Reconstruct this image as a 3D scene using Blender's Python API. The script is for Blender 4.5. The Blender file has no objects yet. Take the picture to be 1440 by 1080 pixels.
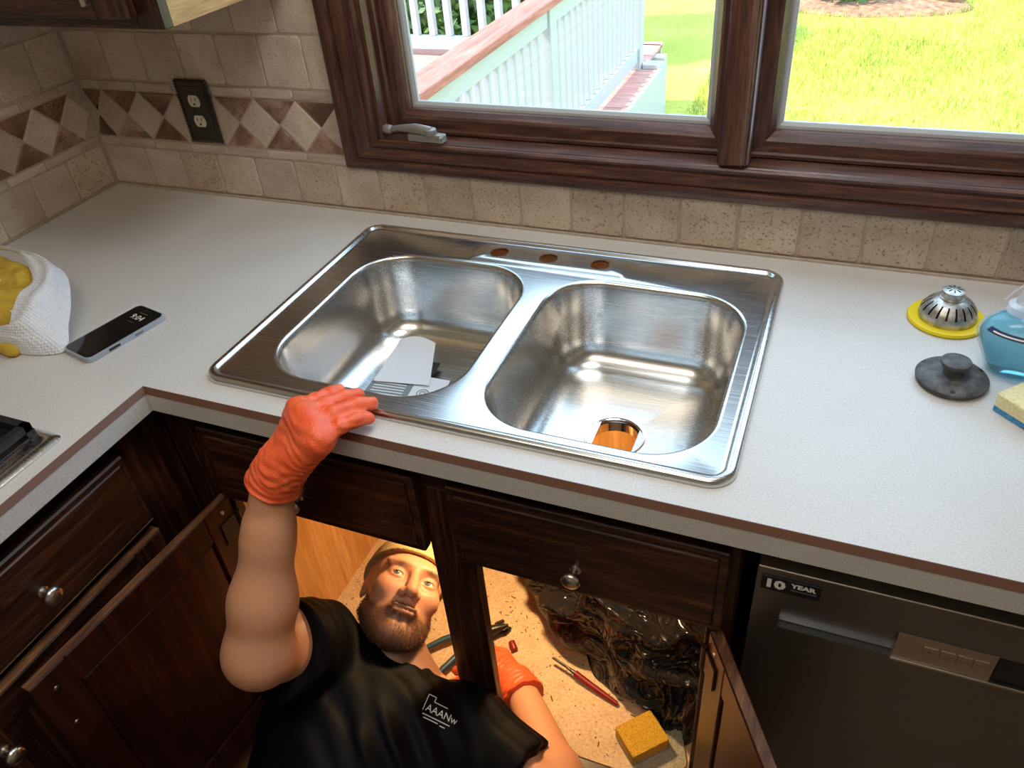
import bpy, math, random
import numpy as np
from mathutils import Vector, Matrix, noise
from mathutils.bvhtree import BVHTree

SC = bpy.context.scene
COL = SC.collection
random.seed(7)
noise.seed_set(5)
R = math.radians

# ------------------------------------------------------------------ camera, world, sun, room lights, exposure
cam = bpy.data.objects.new('camera', bpy.data.cameras.new('camera'))
COL.objects.link(cam)
cam.location = (1.65524, -1.34551, 1.63710)
cam.rotation_euler = (R(52.51994), R(4.29825), R(21.77689))
cam.data.sensor_fit = 'HORIZONTAL'
cam.data.sensor_width = 36.0
cam.data.lens = 1109.82 / 1440 * 36
cam.data.clip_start = 0.02
SC.camera = cam

w = bpy.data.worlds.new('sky')
SC.world = w
w.use_nodes = True
bg = w.node_tree.nodes['Background']
bg.inputs[0].default_value = (0.55, 0.77, 1.0, 1)
bg.inputs[1].default_value = 4.4

sun = bpy.data.objects.new('sun', bpy.data.lights.new('sun', 'SUN'))
COL.objects.link(sun)
sun.data.energy = 9.0
sun.data.angle = R(1.0)
sun.data.color = (1.0, 0.93, 0.78)
sun.rotation_euler = Vector((0.60, 0.16, -0.78)).to_track_quat('-Z', 'Y').to_euler()

def area_light(name, loc, direction, sx, sy, power, color):
    d = bpy.data.lights.new(name, 'AREA')
    d.shape = 'RECTANGLE'; d.size = sx; d.size_y = sy
    d.energy = power; d.color = color
    o = bpy.data.objects.new(name, d); COL.objects.link(o)
    o.location = loc
    o.rotation_euler = Vector(direction).to_track_quat('-Z', 'Y').to_euler()
    return o
area_light('ceiling_fill_light', (1.35, -1.45, 2.395), (0, 0, -1), 1.2, 0.6, 12.5, (1.0, 0.88, 0.74))  # unseen ceiling panel, added as fill light for the room side
area_light('over_sink_light', (1.50, -0.42, 2.395), (0, 0, -1), 0.5, 0.3, 8.5, (0.98, 0.98, 1.0))

SC.view_settings.view_transform = 'Standard'
SC.view_settings.look = 'None'
SC.view_settings.gamma = 1.0
SC.view_settings.use_curve_mapping = False
SC.view_settings.exposure = 0.0

# ------------------------------------------------------------------ materials
MATS = {}
def srgb(r, g, b):
    f = lambda c: (c / 255 / 12.92) if c / 255 <= 0.04045 else ((c / 255 + 0.055) / 1.055) ** 2.4
    return (f(r), f(g), f(b), 1)

class NT:
    def __init__(self, name):
        m = bpy.data.materials.new(name); m.use_nodes = True
        self.m = m; self.t = m.node_tree; self.n = self.t.nodes; self.l = self.t.links
        self.b = self.n['Principled BSDF']; self.out = self.n['Material Output']
        MATS[name] = m
    def node(self, kind, **kw):
        n = self.n.new(kind)
        for k, v in kw.items():
            if k.startswith('_'): setattr(n, k[1:], v)
            else: n.inputs[k.replace('__', ' ')].default_value = v
        return n
    def link(self, a, b): self.l.new(a, b)
    def set(self, **kw):
        for k, v in kw.items(): self.b.inputs[k.replace('__', ' ')].default_value = v
        return self
    def coords(self, scale=(1, 1, 1), kind='Object', rot=(0, 0, 0)):
        tc = self.n.new('ShaderNodeTexCoord'); mp = self.n.new('ShaderNodeMapping')
        self.link(tc.outputs[kind], mp.inputs[0]); mp.inputs['Scale'].default_value = scale
        mp.inputs['Rotation'].default_value = rot
        return mp.outputs[0]
    def rnd(self, vec):      # shift texture per object
        oi = self.n.new('ShaderNodeObjectInfo')
        mu = self.node('ShaderNodeMath', _operation='MULTIPLY'); mu.inputs[1].default_value = 37.0
        self.link(oi.outputs['Random'], mu.inputs[0])
        ad = self.node('ShaderNodeVectorMath', _operation='ADD')
        self.link(vec, ad.inputs[0]); self.link(mu.outputs[0], ad.inputs[1])
        return ad.outputs[0], oi.outputs['Random']
    def noise(self, vec, scale, detail=4, rough=0.55, dist=0.0):
        n = self.node('ShaderNodeTexNoise', Scale=scale, Detail=detail, Roughness=rough, Distortion=dist)
        self.link(vec, n.inputs['Vector']); return n.outputs['Fac']
    def ramp(self, fac, stops, interp='LINEAR'):
        r = self.n.new('ShaderNodeValToRGB'); r.color_ramp.interpolation = interp
        e = r.color_ramp.elements
        while len(e) < len(stops): e.new(0.5)
        for q, (p, c) in zip(e, stops): q.position = p; q.color = c
        self.link(fac, r.inputs[0]); return r.outputs[0]
    def mix(self, fac, a, b, mode='MIX'):
        m = self.n.new('ShaderNodeMix'); m.data_type = 'RGBA'; m.blend_type = mode
        for s, v in ((m.inputs[0], fac), (m.inputs[6], a), (m.inputs[7], b)):
            if hasattr(v, 'is_linked') or hasattr(v, 'links'): self.link(v, s)
            else: s.default_value = v
        return m.outputs[2]
    def bump(self, h, strength=0.3, dist=0.002):
        b = self.node('ShaderNodeBump', Strength=strength, Distance=dist)
        self.link(h, b.inputs['Height']); self.link(b.outputs[0], self.b.inputs['Normal'])
    def color(self, c): self.link(c, self.b.inputs['Base Color'])

def plain(name, col, rough=0.5, metal=0.0, spec=0.5, **kw):
    return NT(name).set(Base__Color=col, Roughness=rough, Metallic=metal, Specular__IOR__Level=spec, **kw).m

def wood(name, dark, mid, light, axis='z', rough=0.35, scale=1.0, contrast=1.0, coat=0.0):
    t = NT(name)
    s = {'x': (1.2, 16, 16), 'y': (16, 1.2, 16), 'z': (16, 16, 1.2)}[axis]
    v, rn = t.rnd(t.coords(tuple(q * scale for q in s)))
    f = t.noise(v, 3.0, 6, 0.6, 0.6)
    f2 = t.noise(v, 14.0, 3, 0.6)
    c = t.ramp(f, [(0.30, dark), (0.5, mid), (0.72, light)])
    g = t.ramp(f2, [(0.42, (0.35, 0.35, 0.35, 1)), (0.56, (1, 1, 1, 1))])
    t.color(t.mix(0.55 * contrast, c, g, 'MULTIPLY'))
    t.set(Roughness=rough, Specular__IOR__Level=0.45, Coat__Weight=coat, Coat__Roughness=0.2)
    t.bump(f2, 0.18, 0.001)
    return t.m

for ax in 'xyz':
    wood('cabinet_wood_' + ax, srgb(30, 14, 9), srgb(54, 28, 18), srgb(104, 64, 40), ax, 0.36, 1.6)
    wood('window_wood_' + ax, srgb(58, 35, 28), srgb(84, 52, 41), srgb(118, 80, 64), ax, 0.34, 2.2, 0.7)
wood('oak_side', srgb(176, 120, 62), srgb(200, 146, 84), srgb(220, 172, 112), 'z', 0.5, 0.8, 0.4)
wood('oak_upper', srgb(176, 130, 80), srgb(198, 154, 104), srgb(216, 178, 130), 'y', 0.5, 1.4, 0.5)
wood('door_inside', srgb(36, 15, 9), srgb(52, 22, 13), srgb(74, 34, 20), 'z', 0.34, 1.0, 0.6)
wood('worn_edge', srgb(70, 42, 26), srgb(110, 72, 48), srgb(160, 112, 70), 'y', 0.5, 2.0, 0.7)

def tile_mat(name, stops, pit=1.0, rough=0.5):
    t = NT(name)
    v, rn = t.rnd(t.coords())
    big = t.noise(v, 9, 5, 0.6, 0.6)
    c = t.ramp(big, stops)
    fine = t.noise(v, 90, 3, 0.6)
    vo = t.node('ShaderNodeTexVoronoi', Scale=170.0); t.link(v, vo.inputs['Vector'])
    pits = t.noise(v, 210, 2, 0.5)
    pm = t.ramp(pits, [(0.60 - 0.02 * pit, (1, 1, 1, 1)), (0.70, (0.42, 0.33, 0.25, 1))])
    c = t.mix(0.5 * pit, c, pm, 'MULTIPLY')
    tint = t.ramp(rn, [(0.0, (0.80, 0.79, 0.78, 1)), (0.5, (0.94, 0.92, 0.90, 1)), (1.0, (1.06, 1.05, 1.04, 1))])
    c = t.mix(1.0, c, tint, 'MULTIPLY')
    t.color(c); t.set(Roughness=rough)
    sub = t.node('ShaderNodeMath', _operation='SUBTRACT'); t.link(fine, sub.inputs[0]); t.link(pits, sub.inputs[1])
    t.bump(sub.outputs[0], 0.3, 0.002)
    return t.m
tile_mat('travertine', [(0.3, srgb(186, 166, 148)), (0.5, srgb(204, 187, 170)), (0.72, srgb(218, 205, 190))])
tile_mat('travertine_pitted', [(0.3, srgb(182, 162, 140)), (0.5, srgb(200, 182, 160)), (0.72, srgb(214, 200, 180))], 1.8)
tile_mat('brown_stone', [(0.34, srgb(104, 74, 58)), (0.5, srgb(142, 108, 88)), (0.64, srgb(190, 160, 138))], 1.6)

t = NT('grout'); v = t.coords(); t.color(t.ramp(t.noise(v, 60), [(0.3, srgb(172, 156, 138)), (0.7, srgb(192, 178, 160))])); t.set(Roughness=0.9)
t = NT('paint_white'); t.set(Base__Color=srgb(226, 220, 208), Roughness=0.8)
plain('ceiling_paint', srgb(236, 232, 224), 0.9)
t = NT('floor_vinyl'); v = t.coords((3, 3, 3)); t.color(t.ramp(t.noise(v, 4), [(0.3, srgb(112, 88, 64)), (0.7, srgb(142, 116, 88))])); t.set(Roughness=0.5)

t = NT('laminate'); v = t.coords()
sp = t.noise(v, 420, 2, 0.6)
big = t.noise(v, 7, 3)
c = t.ramp(sp, [(0.34, srgb(190, 187, 182)), (0.5, srgb(206, 204, 200)), (0.66, srgb(215, 213, 210))])
c = t.mix(0.25, c, t.ramp(big, [(0.35, srgb(198, 194, 190)), (0.65, srgb(214, 212, 210))]))
t.color(c); t.set(Roughness=0.34, Specular__IOR__Level=0.5)
plain('brown_edge', srgb(104, 70, 54), 0.5)

def steel(name, col, rough, aniso_axis='x', strength=0.06):
    t = NT(name)
    s = {'x': (3, 260, 260), 'y': (260, 3, 260), 'z': (260, 260, 3)}[aniso_axis]
    v = t.coords(s); f = t.noise(v, 2.0, 3, 0.6)
    t.color(t.ramp(f, [(0.3, tuple(c * 0.86 for c in col[:3]) + (1,)), (0.7, col)]))
    t.set(Metallic=1.0, Roughness=rough)
    r = t.ramp(f, [(0.3, (rough * 0.85,) * 3 + (1,)), (0.7, (rough * 1.2,) * 3 + (1,))])
    t.link(r, t.b.inputs['Roughness'])
    t.bump(f, strength, 0.0006)
    return t.m
steel('sink_steel', (0.70, 0.69, 0.67, 1), 0.24, 'x', 0.025)
steel('bowl_steel', (0.66, 0.66, 0.65, 1), 0.30, 'x', 0.05)
steel('dishwasher_steel', (0.27, 0.275, 0.285, 1), 0.36, 'x', 0.05)
steel('dishwasher_trim', (0.62, 0.57, 0.52, 1), 0.32, 'x', 0.03)
plain('chrome', (0.85, 0.85, 0.84, 1), 0.12, 1.0)
plain('nickel', (0.60, 0.56, 0.50, 1), 0.28, 1.0)
plain('pewter', srgb(78, 72, 66), 0.38, 0.85)
plain('dark_plastic', srgb(20, 19, 19), 0.45)
plain('black_iron', srgb(22, 21, 22), 0.55)
plain('ivory_plastic', srgb(226, 214, 186), 0.4)
plain('slot_black', srgb(12, 11, 10), 0.6)
plain('hardware_grey', srgb(138, 132, 126), 0.42, 0.4)
plain('white_vinyl', srgb(178, 180, 180), 0.5)
plain('print_white', srgb(232, 232, 232), 0.6)
plain('print_grey', srgb(96, 94, 92), 0.6)
plain('print_slate', srgb(120, 134, 140), 0.6)
plain('print_navy', srgb(24, 40, 84), 0.5)
t = NT('window_glass')
tr = t.n.new('ShaderNodeBsdfTransparent'); gl = t.n.new('ShaderNodeBsdfGlossy'); gl.inputs['Roughness'].default_value = 0.02
mx = t.n.new('ShaderNodeMixShader'); mx.inputs[0].default_value = 0.05
tr.inputs[0].default_value = (0.96, 0.98, 0.98, 1)
t.link(tr.outputs[0], mx.inputs[1]); t.link(gl.outputs[0], mx.inputs[2]); t.link(mx.outputs[0], t.out.inputs[0])

t = NT('particle_board'); v = t.coords()
vo = t.node('ShaderNodeTexVoronoi', Scale=150.0); t.link(v, vo.inputs['Vector'])
a = t.noise(v, 160, 3, 0.7); b2 = t.noise(v, 22, 4)
c = t.ramp(a, [(0.30, srgb(150, 112, 76)), (0.44, srgb(196, 166, 128)), (0.62, srgb(214, 188, 152))])
c = t.mix(0.3, c, t.ramp(b2, [(0.3, srgb(176, 140, 100)), (0.6, srgb(222, 198, 164))]))
t.color(c); t.set(Roughness=0.7); t.bump(a, 0.2, 0.001)

t = NT('bag_plastic'); v = t.coords()
t.set(Base__Color=(0.012, 0.012, 0.013, 1), Roughness=0.15, Specular__IOR__Level=0.45)
vd = t.noise(v, 5, 2); vm = t.node('ShaderNodeVectorMath', _operation='ADD'); t.link(v, vm.inputs[0]); t.link(vd, vm.inputs[1])
vo = t.node('ShaderNodeTexVoronoi', Scale=13.0); vo.feature = 'DISTANCE_TO_EDGE'; t.link(vm.outputs[0], vo.inputs['Vector'])
t.bump(t.ramp(vo.outputs['Distance'], [(0.0, (1, 1, 1, 1)), (0.16, (0, 0, 0, 1))]), 0.5, 0.006)

t = NT('glove_rubber'); v = t.coords((1, 1, 1))
vo = t.node('ShaderNodeTexVoronoi', Scale=420.0); t.link(v, vo.inputs['Vector'])
nn = t.noise(v, 30, 3)
t.color(t.ramp(nn, [(0.3, srgb(236, 88, 44)), (0.7, srgb(248, 112, 66))]))
t.set(Roughness=0.42, Subsurface__Weight=0.08, Subsurface__Scale=0.01); t.b.inputs['Subsurface Radius'].default_value = (1, .3, .15)
t.bump(vo.outputs['Distance'], 0.35, 0.0012)

def attr_mat(name, rough, bump_scale=None, bump=0.1, sss=0.0):
    t = NT(name); a = t.n.new('ShaderNodeAttribute'); a.attribute_name = 'Col'
    v = t.coords(); f = t.noise(v, bump_scale or 60, 4)
    t.color(t.mix(0.25, a.outputs['Color'], t.mix(1.0, a.outputs['Color'], t.ramp(f, [(0.3, (0.72, 0.66, 0.62, 1)), (0.7, (1.1, 1.05, 1.0, 1))]), 'MULTIPLY')))
    t.set(Roughness=rough, Subsurface__Weight=sss, Subsurface__Scale=0.008)
    t.b.inputs['Subsurface Radius'].default_value = (1, .35, .2)
    t.bump(f, bump, 0.001); return t.m
attr_mat('skin', 0.48, 240, 0.12, 0.15)
t = NT('shirt_cloth'); v = t.coords(); f = t.noise(v, 700, 2)
t.set(Base__Color=srgb(8, 8, 11), Specular__IOR__Level=0.12, Roughness=0.6); t.bump(f, 0.15, 0.0006)
plain('jeans', srgb(44, 50, 66), 0.85)
plain('shoe_leather', srgb(52, 42, 34), 0.6)
t = NT('cap_cloth'); v = t.coords(); t.color(t.ramp(t.noise(v, 120), [(0.3, srgb(176, 150, 104)), (0.7, srgb(206, 182, 134))])); t.set(Roughness=0.85)
plain('beard_hair', srgb(92, 58, 40), 0.6)
plain('beard_under', srgb(84, 52, 36), 0.75)
plain('eye_white', srgb(222, 212, 204), 0.25)
plain('iris_blue', srgb(92, 112, 116), 0.2)
plain('pupil_black', srgb(8, 8, 8), 0.15)

plain('phone_glass', srgb(14, 14, 16), 0.08)
plain('phone_metal', srgb(120, 122, 128), 0.3, 0.8)
t = NT('clear_case'); t.set(Base__Color=srgb(196, 206, 220), Roughness=0.12, Alpha=0.55)
t = NT('lock_digits'); t.set(Base__Color=(0, 0, 0, 1)); t.b.inputs['Emission Color'].default_value = srgb(214, 206, 186); t.b.inputs['Emission Strength'].default_value = 0.7

t = NT('paper_towel'); v = t.coords()
vo = t.node('ShaderNodeTexVoronoi', Scale=210.0); vo.inputs['Randomness'].default_value = 0.15; t.link(v, vo.inputs['Vector'])
t.set(Base__Color=srgb(228, 232, 238), Roughness=0.9); t.bump(vo.outputs['Distance'], 0.9, 0.003)
t = NT('yellow_cloth'); v = t.coords(); t.color(t.ramp(t.noise(v, 40), [(0.3, srgb(176, 140, 40)), (0.7, srgb(214, 180, 66))])); t.set(Roughness=0.85)
plain('paper', srgb(214, 220, 228), 0.75)
plain('yellow_rubber', srgb(232, 206, 20), 0.4)
t = NT('strainer_metal'); v = t.coords(); t.color(t.ramp(t.noise(v, 90), [(0.35, (0.34, 0.32, 0.28, 1)), (0.6, (0.62, 0.60, 0.55, 1))])); t.set(Metallic=0.85, Roughness=0.4)
t = NT('stopper_rubber'); v = t.coords(); t.color(t.ramp(t.noise(v, 70), [(0.35, srgb(58, 58, 60)), (0.7, srgb(104, 103, 104))])); t.set(Roughness=0.55)
t = NT('soap_blue'); t.set(Base__Color=srgb(135, 216, 240), Roughness=0.05, Transmission__Weight=0.92, IOR=1.2)
t = NT('clear_plastic'); t.set(Base__Color=srgb(225, 232, 240), Roughness=0.08, Alpha=0.45)
t = NT('soap_shell'); t.set(Base__Color=srgb(150, 210, 230), Roughness=0.06, Alpha=0.3)
def sponge_mat(name, a, b):
    t = NT(name); v = t.coords(); f = t.noise(v, 260, 3, 0.6)
    t.color(t.ramp(f, [(0.32, a), (0.6, b)])); t.set(Roughness=0.95); t.bump(f, 0.6, 0.002)
sponge_mat('sponge_yellow', srgb(222, 210, 150), srgb(240, 232, 186))
sponge_mat('sponge_blue', srgb(40, 110, 170), srgb(90, 160, 206))
sponge_mat('sponge_gold', srgb(168, 126, 30), srgb(206, 164, 52))
sponge_mat('sponge_grey', srgb(136, 132, 112), srgb(170, 166, 144))
plain('tool_blue', srgb(38, 74, 96), 0.4)
plain('tool_red', srgb(128, 18, 16), 0.4)
plain('tool_steel', srgb(70, 68, 66), 0.35, 0.9)
plain('sawdust', srgb(104, 72, 44), 0.9)
t = NT('lamp_lens'); t.set(Base__Color=(0, 0, 0, 1)); t.b.inputs['Emission Color'].default_value = (1.0, 0.72, 0.40, 1); t.b.inputs['Emission Strength'].default_value = 12
# outdoors
t = NT('lawn'); v = t.coords()
f = t.noise(v, 1.1, 4, 0.6); g = t.noise(v, 26, 4, 0.7)
c = t.mix(0.5, t.ramp(f, [(0.3, srgb(150, 160, 60)), (0.6, srgb(190, 188, 90)), (0.75, srgb(214, 200, 134))]), t.ramp(g, [(0.3, srgb(124, 144, 46)), (0.65, srgb(206, 206, 104))]))
t.color(c); t.set(Roughness=0.9, Specular__IOR__Level=0.1); t.bump(g, 0.6, 0.03)
t = NT('grass_blade'); v = t.coords()
t.color(t.ramp(t.noise(v, 3.0), [(0.3, srgb(150, 164, 58)), (0.7, srgb(206, 206, 104))])); t.set(Roughness=0.7, Specular__IOR__Level=0.2)
t = NT('leaf_green'); v = t.coords(); t.color(t.ramp(t.noise(v, 8), [(0.3, srgb(52, 84, 40)), (0.7, srgb(112, 142, 70))])); t.set(Roughness=0.6)
t = NT('bark'); v = t.coords(); t.color(t.ramp(t.noise(v, 12), [(0.3, srgb(84, 62, 48)), (0.7, srgb(128, 98, 76))])); t.set(Roughness=0.9)
t = NT('mulch'); v = t.coords(); t.color(t.ramp(t.noise(v, 14, 5), [(0.3, srgb(110, 72, 50)), (0.7, srgb(176, 134, 104))])); t.set(Roughness=0.95)
wood('deck_red', srgb(176, 116, 104), srgb(204, 146, 134), srgb(220, 170, 158), 'x', 0.7, 0.8, 0.4)
wood('cap_red', srgb(154, 86, 74), srgb(180, 108, 94), srgb(198, 134, 118), 'y', 0.7, 0.8, 0.5)
plain('exterior_siding', srgb(214, 210, 200), 0.8)

# ------------------------------------------------------------------ mesh helpers
ORG = {}
def tag(o, label=None, cat=None, group=None, kind=None):
    if label: o['label'] = label
    if cat: o['category'] = cat
    if group: o['group'] = group
    if kind: o['kind'] = kind
    return o
def thing(name, label, cat, loc, group=None):
    o = bpy.data.objects.new(name, None); COL.objects.link(o)
    o.empty_display_size = 0.05
    o.location = loc; ORG[o.name] = Vector(loc)
    return tag(o, label, cat, group)

class MB:
    def __init__(self): self.v = []; self.f = []; self.mtx = None
    def add(self, vs, fs):
        k = len(self.v)
        if self.mtx is not None: vs = [tuple(self.mtx @ Vector(p)) for p in vs]
        self.v += [tuple(p) for p in vs]; self.f += [tuple(i + k for i in q) for q in fs]; return self
    def box(self, x0, x1, y0, y1, z0, z1):
        return self.add([(x, y, z) for z in (z0, z1) for y in (y0, y1) for x in (x0, x1)],
                        [(0, 2, 3, 1), (4, 5, 7, 6), (0, 1, 5, 4), (2, 6, 7, 3), (0, 4, 6, 2), (1, 3, 7, 5)])
    def rbox(self, x0, x1, y0, y1, z0, z1, b):          # box with chamfered edges
        vs = []
        for sx in (0, 1):
            for sy in (0, 1):
                for sz in (0, 1):
                    x = (x0, x1)[sx]; y = (y0, y1)[sy]; z = (z0, z1)[sz]
                    dx = b * (1 - 2 * sx); dy = b * (1 - 2 * sy); dz = b * (1 - 2 * sz)
                    vs += [(x, y + dy, z + dz), (x + dx, y, z + dz), (x + dx, y + dy, z)]
        I = lambda sx, sy, sz, k: (sx * 4 + sy * 2 + sz) * 3 + k
        fs = []
        for s in (0, 1):
            q = [I(s, 0, 0, 0), I(s, 1, 0, 0), I(s, 1, 1, 0), I(s, 0, 1, 0)]; fs.append(q if s else q[::-1])
            q = [I(0, s, 0, 1), I(1, s, 0, 1), I(1, s, 1, 1), I(0, s, 1, 1)]; fs.append(q[::-1] if s else q)
            q = [I(0, 0, s, 2), I(1, 0, s, 2), I(1, 1, s, 2), I(0, 1, s, 2)]; fs.append(q if s else q[::-1])
        for a in (0, 1):
            for c in (0, 1):
                fs.append([I(a, c, 0, 0), I(a, c, 1, 0), I(a, c, 1, 1), I(a, c, 0, 1)])
                fs.append([I(a, 0, c, 0), I(a, 1, c, 0), I(a, 1, c, 2), I(a, 0, c, 2)])
                fs.append([I(0, a, c, 1), I(1, a, c, 1), I(1, a, c, 2), I(0, a, c, 2)])
                for d in (0, 1): fs.append([I(a, c, d, 0), I(a, c, d, 1), I(a, c, d, 2)])
        return self.add(vs, fs)
    def lathe(self, prof, n=32, c=(0, 0, 0), sx=1.0, sy=1.0, cap0=True, cap1=True):
        vs = []; fs = []
        for r, z in prof:
            for i in range(n):
                a = 2 * math.pi * i / n
                vs.append((c[0] + r * sx * math.cos(a), c[1] + r * sy * math.sin(a), c[2] + z))
        m = len(prof)
        for j in range(m - 1):
            for i in range(n):
                fs.append((j * n + i, j * n + (i + 1) % n, (j + 1) * n + (i + 1) % n, (j + 1) * n + i))
        if cap0: fs.append(tuple(range(n))[::-1])
        if cap1: fs.append(tuple((m - 1) * n + i for i in range(n)))
        return self.add(vs, fs)
    def tube(self, pts, r, n=8, caps=True):
        pts = [Vector(p) for p in pts]; rs = r if isinstance(r, (list, tuple)) else [r] * len(pts)
        vs = []; fs = []; up = None
        for i, p in enumerate(pts):
            d = (pts[min(i + 1, len(pts) - 1)] - pts[max(i - 1, 0)]).normalized()
            if up is None: up = d.orthogonal().normalized()
            up = (up - d * up.dot(d)).normalized(); s = d.cross(up)
            for k in range(n):
                a = 2 * math.pi * k / n
                vs.append(p + (up * math.cos(a) + s * math.sin(a)) * rs[i])
        for i in range(len(pts) - 1):
            for k in range(n):
                fs.append((i * n + k, i * n + (k + 1) % n, (i + 1) * n + (k + 1) % n, (i + 1) * n + k))
        if caps: fs += [tuple(range(n))[::-1], tuple((len(pts) - 1) * n + k for k in range(n))]
        return self.add(vs, fs)
    def prism(self, outline, z0, z1, bevel=0.0):
        n = len(outline); c = Vector((sum(p[0] for p in outline) / n, sum(p[1] for p in outline) / n))
        rings = [(outline, z0), (outline, z1 - bevel)]
        if bevel:
            ins = []
            for p in outline:
                d = Vector(p[:2]) - c; ins.append(tuple(c + d * max(0.0, 1 - bevel / max(d.length, 1e-6))))
            rings.append((ins, z1))
        vs = [(x, y, z) for o, z in rings for x, y in o]; fs = [tuple(range(n))[::-1]]
        for j in range(len(rings) - 1):
            for i in range(n): fs.append((j * n + i, j * n + (i + 1) % n, (j + 1) * n + (i + 1) % n, (j + 1) * n + i))
        fs.append(tuple((len(rings) - 1) * n + i for i in range(n)))
        return self.add(vs, fs)
    def grid(self, P):                                  # P[i][j] points
        n, m = len(P), len(P[0])
        return self.add([p for row in P for p in row],
                        [(i * m + j, (i + 1) * m + j, (i + 1) * m + j + 1, i * m + j + 1) for i in range(n - 1) for j in range(m - 1)])
    def cells(self, xs, ys, filled, z0, z1):            # extruded union of grid cells with no inner faces
        idx = {}; vs = []; fs = []
        def V(i, j, k):
            if (i, j, k) not in idx: idx[(i, j, k)] = len(vs); vs.append((xs[i], ys[j], (z0, z1)[k]))
            return idx[(i, j, k)]
        for i in range(len(xs) - 1):
            for j in range(len(ys) - 1):
                if not filled(i, j): continue
                fs.append((V(i, j, 1), V(i + 1, j, 1), V(i + 1, j + 1, 1), V(i, j + 1, 1)))
                fs.append((V(i, j, 0), V(i, j + 1, 0), V(i + 1, j + 1, 0), V(i + 1, j, 0)))
                def E(a, b): return 0 <= a < len(xs) - 1 and 0 <= b < len(ys) - 1 and filled(a, b)
                if not E(i - 1, j): fs.append((V(i, j, 0), V(i, j, 1), V(i, j + 1, 1), V(i, j + 1, 0)))
                if not E(i + 1, j): fs.append((V(i + 1, j, 0), V(i + 1, j + 1, 0), V(i + 1, j + 1, 1), V(i + 1, j, 1)))
                if not E(i, j - 1): fs.append((V(i, j, 0), V(i + 1, j, 0), V(i + 1, j, 1), V(i, j, 1)))
                if not E(i, j + 1): fs.append((V(i, j + 1, 0), V(i, j + 1, 1), V(i + 1, j + 1, 1), V(i + 1, j + 1, 0)))
        return self.add(vs, fs)
    def build(self, name, mat, parent=None, smooth=False, bevel=0.0, seg=2, kind=None, base=None):
        vs = self.v
        if parent is not None: o0 = ORG[parent.name]
        elif base is not None: o0 = Vector(base)
        else:
            a = np.array(vs); o0 = Vector(((a[:, 0].min() + a[:, 0].max()) / 2, (a[:, 1].min() + a[:, 1].max()) / 2, a[:, 2].min()))
        me = bpy.data.meshes.new(name)
        me.from_pydata([(p[0] - o0.x, p[1] - o0.y, p[2] - o0.z) for p in vs], [], self.f)
        if mat: me.materials.append(MATS[mat])
        me.validate(); me.update()
        if smooth:
            me.polygons.foreach_set('use_smooth', [True] * len(me.polygons))
            if smooth != True: me.set_sharp_from_angle(angle=R(smooth))
        o = bpy.data.objects.new(name, me); COL.objects.link(o)
        if parent is None: o.location = o0
        else: o.parent = parent
        ORG[o.name] = o0
        if bevel:
            m = o.modifiers.new('bevel', 'BEVEL'); m.width = bevel; m.segments = seg; m.limit_method = 'ANGLE'; m.angle_limit = R(40)
            if not smooth:
                me.polygons.foreach_set('use_smooth', [True] * len(me.polygons)); me.set_sharp_from_angle(angle=R(50))
        if kind: o['kind'] = kind
        return o

def rot(loc, rz=0, rx=0, ry=0):
    return Matrix.Translation(loc) @ Matrix.Rotation(R(rz), 4, 'Z') @ Matrix.Rotation(R(ry), 4, 'Y') @ Matrix.Rotation(R(rx), 4, 'X')
def rrect(x0, x1, y0, y1, r, n=6):
    pts = []
    for cx, cy, a0 in ((x1 - r, y1 - r, 0), (x0 + r, y1 - r, 90), (x0 + r, y0 + r, 180), (x1 - r, y0 + r, 270)):
        for k in range(n + 1):
            a = R(a0 + 90 * k / n); pts.append((cx + r * math.cos(a), cy + r * math.sin(a)))
    return pts
def text_mesh(s, size, extrude=0.0, align='LEFT', bold=0.0):
    cu = bpy.data.curves.new('txt', 'FONT'); cu.body = s; cu.size = size; cu.extrude = extrude; cu.align_x = align; cu.resolution_u = 2; cu.offset = bold
    o = bpy.data.objects.new('txt', cu); COL.objects.link(o)
    dg = bpy.context.evaluated_depsgraph_get(); me = bpy.data.meshes.new_from_object(o.evaluated_get(dg))
    vs = [tuple(v.co) for v in me.vertices]; fs = [tuple(p.vertices) for p in me.polygons]
    bpy.data.objects.remove(o); bpy.data.curves.remove(cu); bpy.data.meshes.remove(me)
    return vs, fs

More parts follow.
